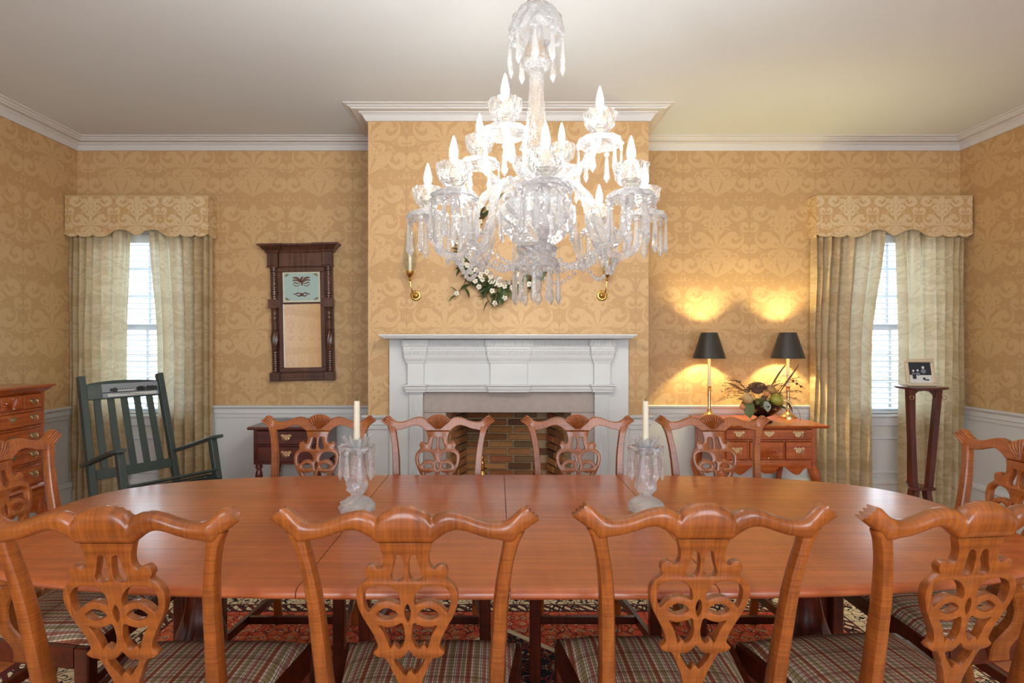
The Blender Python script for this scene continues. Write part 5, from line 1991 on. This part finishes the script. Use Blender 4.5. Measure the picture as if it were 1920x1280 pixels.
# ---------------------------------------------------------------- candlesticks
PEN_S = pendant_mb(0.090, 0.027).mesh('pendant', CRYSTAL_T, 0)
for (cx, cy, lab, clab) in ((-0.489, 1.985, 'cut crystal candlestick hung with prisms, nearer the rocking chair', 'cream taper candle in the crystal candlestick nearer the rocking chair'),
                            (0.518, 1.985, 'cut crystal candlestick hung with prisms, nearer the lamps', 'cream taper candle in the crystal candlestick nearer the lamps')):
    cs = thing('crystal_candlestick', lab, 'candlestick', (cx, cy, 0.7602), 0, 'crystal candlesticks on the table')
    put('base', crystal_lathe([(0.050, 0.0), (0.060, 0.002), (0.061, 0.018), (0.056, 0.030), (0.040, 0.042), (0.024, 0.050), (0.019, 0.054)], 16, 0.06), CRYSTAL_T, cs, smooth=0)
    put('stem', crystal_lathe([(0.019, 0.054), (0.026, 0.064), (0.036, 0.076), (0.037, 0.092), (0.033, 0.112), (0.028, 0.140), (0.022, 0.175), (0.020, 0.196)], 12, 0.07), CRYSTAL_T, cs, smooth=0)
    put('drip_pan', crystal_lathe([(0.018, 0.196), (0.034, 0.199), (0.052, 0.210), (0.060, 0.224), (0.058, 0.228), (0.046, 0.216), (0.022, 0.207), (0.018, 0.206)], 20, 0.10), CRYSTAL_T, cs, smooth=0)
    pet = MB()
    for k in range(11):
        a = 2 * pi * k / 11
        M = Matrix.Rotation(a, 4, 'Z')
        q = MB().rings([[(0.016 + d, -w_, z), (0.016 + d + 0.003, 0, z + 0.002), (0.016 + d, w_, z), (0.016 + d - 0.003, 0, z)] for d, w_, z in ((0.0, 0.005, 0.208), (0.014, 0.010, 0.226), (0.026, 0.008, 0.246), (0.034, 0.001, 0.262))])
        pet.merge(q, M)
    pet.merge(MB().lathe([(0.0135, 0.207), (0.0185, 0.210), (0.0185, 0.250), (0.0140, 0.250), (0.0125, 0.214)], 12, (0, 0, 0), False))
    put('candle_cup', pet, CRYSTAL_T, cs, smooth=0)
    for k in range(8):
        a = 2 * pi * (k + 0.5) / 8
        put('pendant', PEN_S, None, cs, loc=(0.057 * cos(a), 0.057 * sin(a), 0.222), rot=(0, 0, a + pi / 2))
    cn = thing('taper_candle', clab, 'candle', (cx, cy, 0.7602 + 0.214), 0, 'taper candles on the table')
    put('wax', MB().lathe([(0.0118, 0.0), (0.0112, 0.08), (0.0105, 0.160), (0.0098, 0.168), (0.003, 0.166)], 14), CANDLE, cn)
    put('wick', MB().tube([(0, 0, 0.165), (0.001, 0, 0.174), (0.003, 0, 0.180)], 0.001, 5), BLK, cn)

# ---------------------------------------------------------------- chandelier
CHX, CHY = 0.134, 1.94
ch = thing('crystal_chandelier', 'two-tier cut crystal chandelier with lit candle bulbs hanging above the dining table', 'chandelier', (CHX, CHY, 0))
PEN_L = pendant_mb(0.106, 0.027).mesh('pendant', CRYSTAL, 0)
PEN_M = pendant_mb(0.086, 0.023).mesh('pendant', CRYSTAL, 0)


def C_(name, prof, seg=22, cut=0.03):
    return put(name, crystal_lathe(prof, seg, cut), CRYSTAL_C if name in ('column', 'upper_stem', 'middle_vase') else CRYSTAL, ch, smooth=0)


put('chain', MB().tube([(0, 0, 2.56), (0, 0, ZC - 0.045)], 0.004, 6).tube([(0.030 * cos(pi * i / 10), 0, 2.487 + 0.055 * sin(pi * i / 10)) for i in range(11)], 0.004, 6), STEEL, ch)
put('ceiling_rose', MB().lathe([(0.01, ZC - 0.05), (0.05, ZC - 0.035), (0.065, ZC - 0.012), (0.065, ZC - 0.002)], 20), STEEL, ch)
C_('top_dome', [(0.028, 2.490), (0.060, 2.480), (0.082, 2.452), (0.093, 2.415), (0.094, 2.392), (0.090, 2.380), (0.082, 2.386), (0.078, 2.418), (0.060, 2.458), (0.02, 2.474)], 24, 0.035)
C_('upper_stem', [(0.016, 2.474), (0.020, 2.420), (0.026, 2.380), (0.040, 2.335), (0.052, 2.310), (0.054, 2.294), (0.040, 2.280), (0.026, 2.274)], 18, 0.04)
C_('column', [(0.026, 2.274), (0.024, 2.22), (0.027, 2.16), (0.030, 2.12), (0.036, 2.08), (0.050, 2.03), (0.056, 2.005), (0.040, 1.985)], 18, 0.05)
C_('middle_vase', [(0.040, 1.985), (0.064, 1.975), (0.074, 1.955), (0.070, 1.930), (0.050, 1.905), (0.054, 1.880), (0.072, 1.862), (0.076, 1.845), (0.06, 1.825)], 22, 0.04)
C_('main_bowl', [(0.060, 1.826), (0.105, 1.822), (0.128, 1.806), (0.134, 1.780), (0.128, 1.752), (0.108, 1.720), (0.080, 1.692), (0.062, 1.680)], 28, 0.03)
C_('lower_pan', [(0.060, 1.680), (0.072, 1.668), (0.064, 1.652), (0.060, 1.640), (0.072, 1.624), (0.080, 1.606), (0.078, 1.596), (0.066, 1.602), (0.03, 1.612), (0.02, 1.60), (0.024, 1.585), (0.012, 1.565)], 22, 0.04)
fin = MB()
fin.merge(MB().ball((0, 0, 1.540), 0.019, 8, 6, (1, 1, 1.5)))
put('bottom_finial', fin, CRYSTAL, ch, smooth=0)


def ringof(n, r, z, me, ph=0.0, par=None):
    for k in range(n):
        a = 2 * pi * k / n + ph
        put('pendant', me, None, par or ch, loc=(r * cos(a), r * sin(a), z), rot=(0, 0, a + pi / 2))


ringof(10, 0.094, 2.392, PEN_L, 0.2)
ringof(8, 0.070, 1.862, PEN_M, 0.1)
ringof(8, 0.130, 1.800, PEN_M, 0.3)
ringof(10, 0.078, 1.604, PEN_L, 0.15)


def make_arm(path, R, zc, npend, pend, twist):
    """one arm with its drip pan, candle cup, sleeve and bulb; runs along +x"""
    pth = crom([(r, 0, z) for r, z in path], 6, closed=False)
    arm = put('arm', MB().tube(pth, 0.0128, 8, True, twist, 0.14), CRYSTAL, ch, smooth=0)
    put('drip_pan', crystal_lathe([(0.010, zc - 0.004), (0.040, zc - 0.020), (0.062, zc - 0.022), (0.071, zc - 0.034), (0.074, zc - 0.030), (0.066, zc - 0.014), (0.044, zc - 0.006), (0.016, zc + 0.006)], 20, 0.035, (R, 0, 0)),
        CRYSTAL, arm, smooth=0)
    put('candle_cup', crystal_lathe([(0.014, zc + 0.004), (0.030, zc + 0.010), (0.044, zc + 0.026), (0.050, zc + 0.048), (0.053, zc + 0.070), (0.050, zc + 0.070), (0.045, zc + 0.046), (0.036, zc + 0.024), (0.012, zc + 0.014)], 18, 0.05, (R, 0, 0)),
        CRYSTAL_C, arm, smooth=0)
    put('candle_sleeve', MB().lathe([(0.010, zc + 0.012), (0.010, zc + 0.080)], 10, (R, 0, 0)), CANDLE, arm)
    put('bulb', MB().lathe([(0.006, zc + 0.080), (0.0125, zc + 0.096), (0.0125, zc + 0.112), (0.007, zc + 0.138), (0.001, zc + 0.156)], 8, (R, 0, 0)), BULB, arm)
    for k in range(npend):
        a = 2 * pi * (k + 0.5) / npend
        put('pendant', pend, None, arm, loc=(R + 0.069 * cos(a), 0.069 * sin(a), zc - 0.030), rot=(0, 0, a + pi / 2))
    kn = MB().ball((pth[len(pth) * 3 // 5][0], 0, pth[len(pth) * 3 // 5][2] - 0.02), 0.012, 6, 4)
    put('bead', kn, CRYSTAL, arm, smooth=0)
    return arm


lo = make_arm([(0.055, 1.815), (0.090, 1.862), (0.140, 1.872), (0.195, 1.815), (0.222, 1.720), (0.250, 1.652), (0.290, 1.640), (0.335, 1.668), (0.360, 1.725), (0.368, 1.785)], 0.370, 1.800, 7, PEN_L, 0.25)
up = make_arm([(0.050, 1.925), (0.085, 1.902), (0.130, 1.902), (0.180, 1.940), (0.212, 1.985), (0.222, 2.010)], 0.225, 2.014, 6, PEN_M, 0.25)
for i in range(1, 8):
    copy_tree(lo, ch).rotation_euler = (0, 0, radians(45 * i))
for i in range(4):
    a = radians(61 + 90 * i)
    if i == 0:
        up.rotation_euler = (0, 0, a)
    else:
        copy_tree(up, ch).rotation_euler = (0, 0, a)
# strings of beads looping between the lower arms
for i in range(8):
    a0, a1 = radians(45 * i), radians(45 * (i + 1))
    mb = MB()
    p0 = Vector((0.272 * cos(a0), 0.272 * sin(a0), 1.648))
    p1 = Vector((0.272 * cos(a1), 0.272 * sin(a1), 1.648))
    for k in range(1, 11):
        t = k / 11
        p = p0 + (p1 - p0) * t + Vector((0, 0, -0.075 * sin(pi * t)))
        mb.ball(tuple(p), 0.0085, 6, 4)
    put('bead_string', mb, CRYSTAL, ch, smooth=0)
for i in range(8):
    a0 = radians(45 * i + 22.5)
    mb = MB()
    p0, p1 = Vector((0.255 * cos(a0 - .39), 0.255 * sin(a0 - .39), 1.66)), Vector((0.075 * cos(a0), 0.075 * sin(a0), 1.610))
    for k in range(1, 10):
        t = k / 10
        p = p0 + (p1 - p0) * t + Vector((0, 0, -0.030 * sin(pi * t)))
        mb.ball(tuple(p), 0.0075, 6, 4)
    put('bead_string', mb, CRYSTAL, ch, smooth=0)

# ---------------------------------------------------------------- brass sconces
for x, lab in ((-0.540, 'brass candle sconce with glass chimney on the left of the chimney breast'), (0.697, 'brass candle sconce with glass chimney on the right of the chimney breast')):
    s_ = -1 if x < 0 else 1
    sn = thing('wall_sconce', lab, 'sconce', (x, YF, 1.655), 0, 'brass sconces flanking the wreath')
    bp_ = MB().lathe([(0.036, 0.0), (0.036, 0.004), (0.030, 0.008), (0.024, 0.008), (0.020, 0.013), (0.010, 0.020), (0.002, 0.022)], 22)
    put('back_plate', bp_.xf(Matrix.Rotation(radians(90), 4, 'X')), BRASS, sn)
    ax_ = s_ * 0.024 if s_ < 0 else 0.014
    put('arm', MB().tube(crom([(0, -0.02, 0.0), (0, -0.060, -0.004), (ax_ * 0.6, -0.092, 0.03), (ax_, -0.10, 0.095)], 5, closed=False), 0.0042, 8), BRASS, sn)
    put('socket', MB().lathe([(0.004, 0.085), (0.010, 0.095), (0.006, 0.105), (0.012, 0.112), (0.024, 0.130), (0.027, 0.150), (0.022, 0.152), (0.012, 0.135)], 16, (ax_, -0.10, 0)), BRASS, sn)
    put('candle', MB().lathe([(0.0105, 0.135), (0.0100, 0.30), (0.004, 0.306)], 12, (ax_, -0.10, 0)), CANDLE, sn)
    hc = MB()
    hc.lathe([(0.026, 0.150), (0.040, 0.185), (0.046, 0.230), (0.038, 0.300), (0.032, 0.350), (0.038, 0.400), (0.0366, 0.400), (0.0306, 0.350), (0.0366, 0.300), (0.0446, 0.230), (0.0386, 0.185), (0.0246, 0.150), (0.026, 0.150)], 20, (ax_, -0.10, 0), False)
    put('glass_chimney', hc, GLASS, sn)

# ---------------------------------------------------------------- flowering wreath on the chimney breast
wr = thing('flower_wreath', 'green leafy wreath with white blossoms hanging behind the chandelier', 'wreath', (0.050, YF - 0.045, 1.965))
rw = 0.25
put('twig_ring', MB().tube([(rw * cos(2 * pi * i / 40), 0.012 * sin(5 * i), rw * 1.05 * sin(2 * pi * i / 40)) for i in range(41)], 0.012, 7), TWIG, wr)
WG = [leaf_mesh('leaf', ln, wd, m_, 0.2, 4) for ln, wd, m_ in ((0.080, 0.038, plain('wreath_leaf', rgb(66, 84, 44), 0.5, 0, 0.2, 50)), (0.064, 0.031, plain('wreath_leaf_light', rgb(98, 112, 60), 0.5, 0, 0.2, 50)))]
PETW = plain('blossom_white', rgb(226, 220, 206), 0.7, 0, 0.05, 60)
fm_ = MB()
for k in range(5):
    a = 2 * pi * k / 5
    fm_.merge(MB().ball((0.011 * cos(a), 0, 0.011 * sin(a)), 0.0085, 7, 5, (1, 0.55, 1)))
fm_.mi = 1
fm_.ball((0, -0.004, 0), 0.004, 6, 4)
FLW = fm_.mesh('blossom', [PETW, plain('blossom_heart', rgb(190, 160, 70), 0.7)], 60)
rn = random.Random(11)
for i in range(200):
    a = rn.uniform(0, 2 * pi) if i < 130 else rn.uniform(3.2, 5.2)
    rr_ = rw + rn.uniform(-0.05, 0.05)
    b_ = a + rn.uniform(-1.3, 1.3)
    put('leaf', WG[rn.randrange(2)], None, wr, loc=(rr_ * cos(a), rn.uniform(-0.03, 0.005), rr_ * sin(a)), rot=aim((cos(b_), rn.uniform(-0.5, 0.05), sin(b_)), rn.uniform(-.5, .5)))
for i in range(64):
    a = rn.uniform(0, 2 * pi) if i < 40 else rn.uniform(3.2, 5.2)
    rr_ = rw + rn.uniform(-0.055, 0.06)
    put('blossom', FLW, None, wr, loc=(rr_ * cos(a), rn.uniform(-0.055, -0.03), rr_ * sin(a)), rot=(rn.uniform(-.4, .4), rn.uniform(0, 6), rn.uniform(-.4, .4)))
for pts in ([(-0.16, -0.02, -0.20), (-0.25, -0.015, -0.25), (-0.30, -0.012, -0.285), (-0.325, -0.012, -0.32)],
            [(-0.10, -0.02, -0.24), (-0.12, -0.02, -0.31), (-0.10, -0.015, -0.36), (-0.075, -0.012, -0.385)],
            [(-0.04, -0.02, -0.25), (-0.02, -0.02, -0.31), (-0.01, -0.015, -0.35)]):
    pc = crom(pts, 4, closed=False)
    tw = put('sprig', MB().tube(pc, 0.0028, 5), TWIG, wr)
    for j in range(1, len(pc), 2):
        b_ = rn.uniform(0, 6.28)
        put('leaf', WG[rn.randrange(2)], None, tw, loc=pc[j], rot=aim((cos(b_), -0.25, sin(b_)), rn.uniform(-.5, .5)))
    put('blossom', FLW, None, tw, loc=(pc[-1][0] + 0.01, pc[-1][1] - 0.012, pc[-1][2] + 0.02), rot=(0, 0.4, 0))
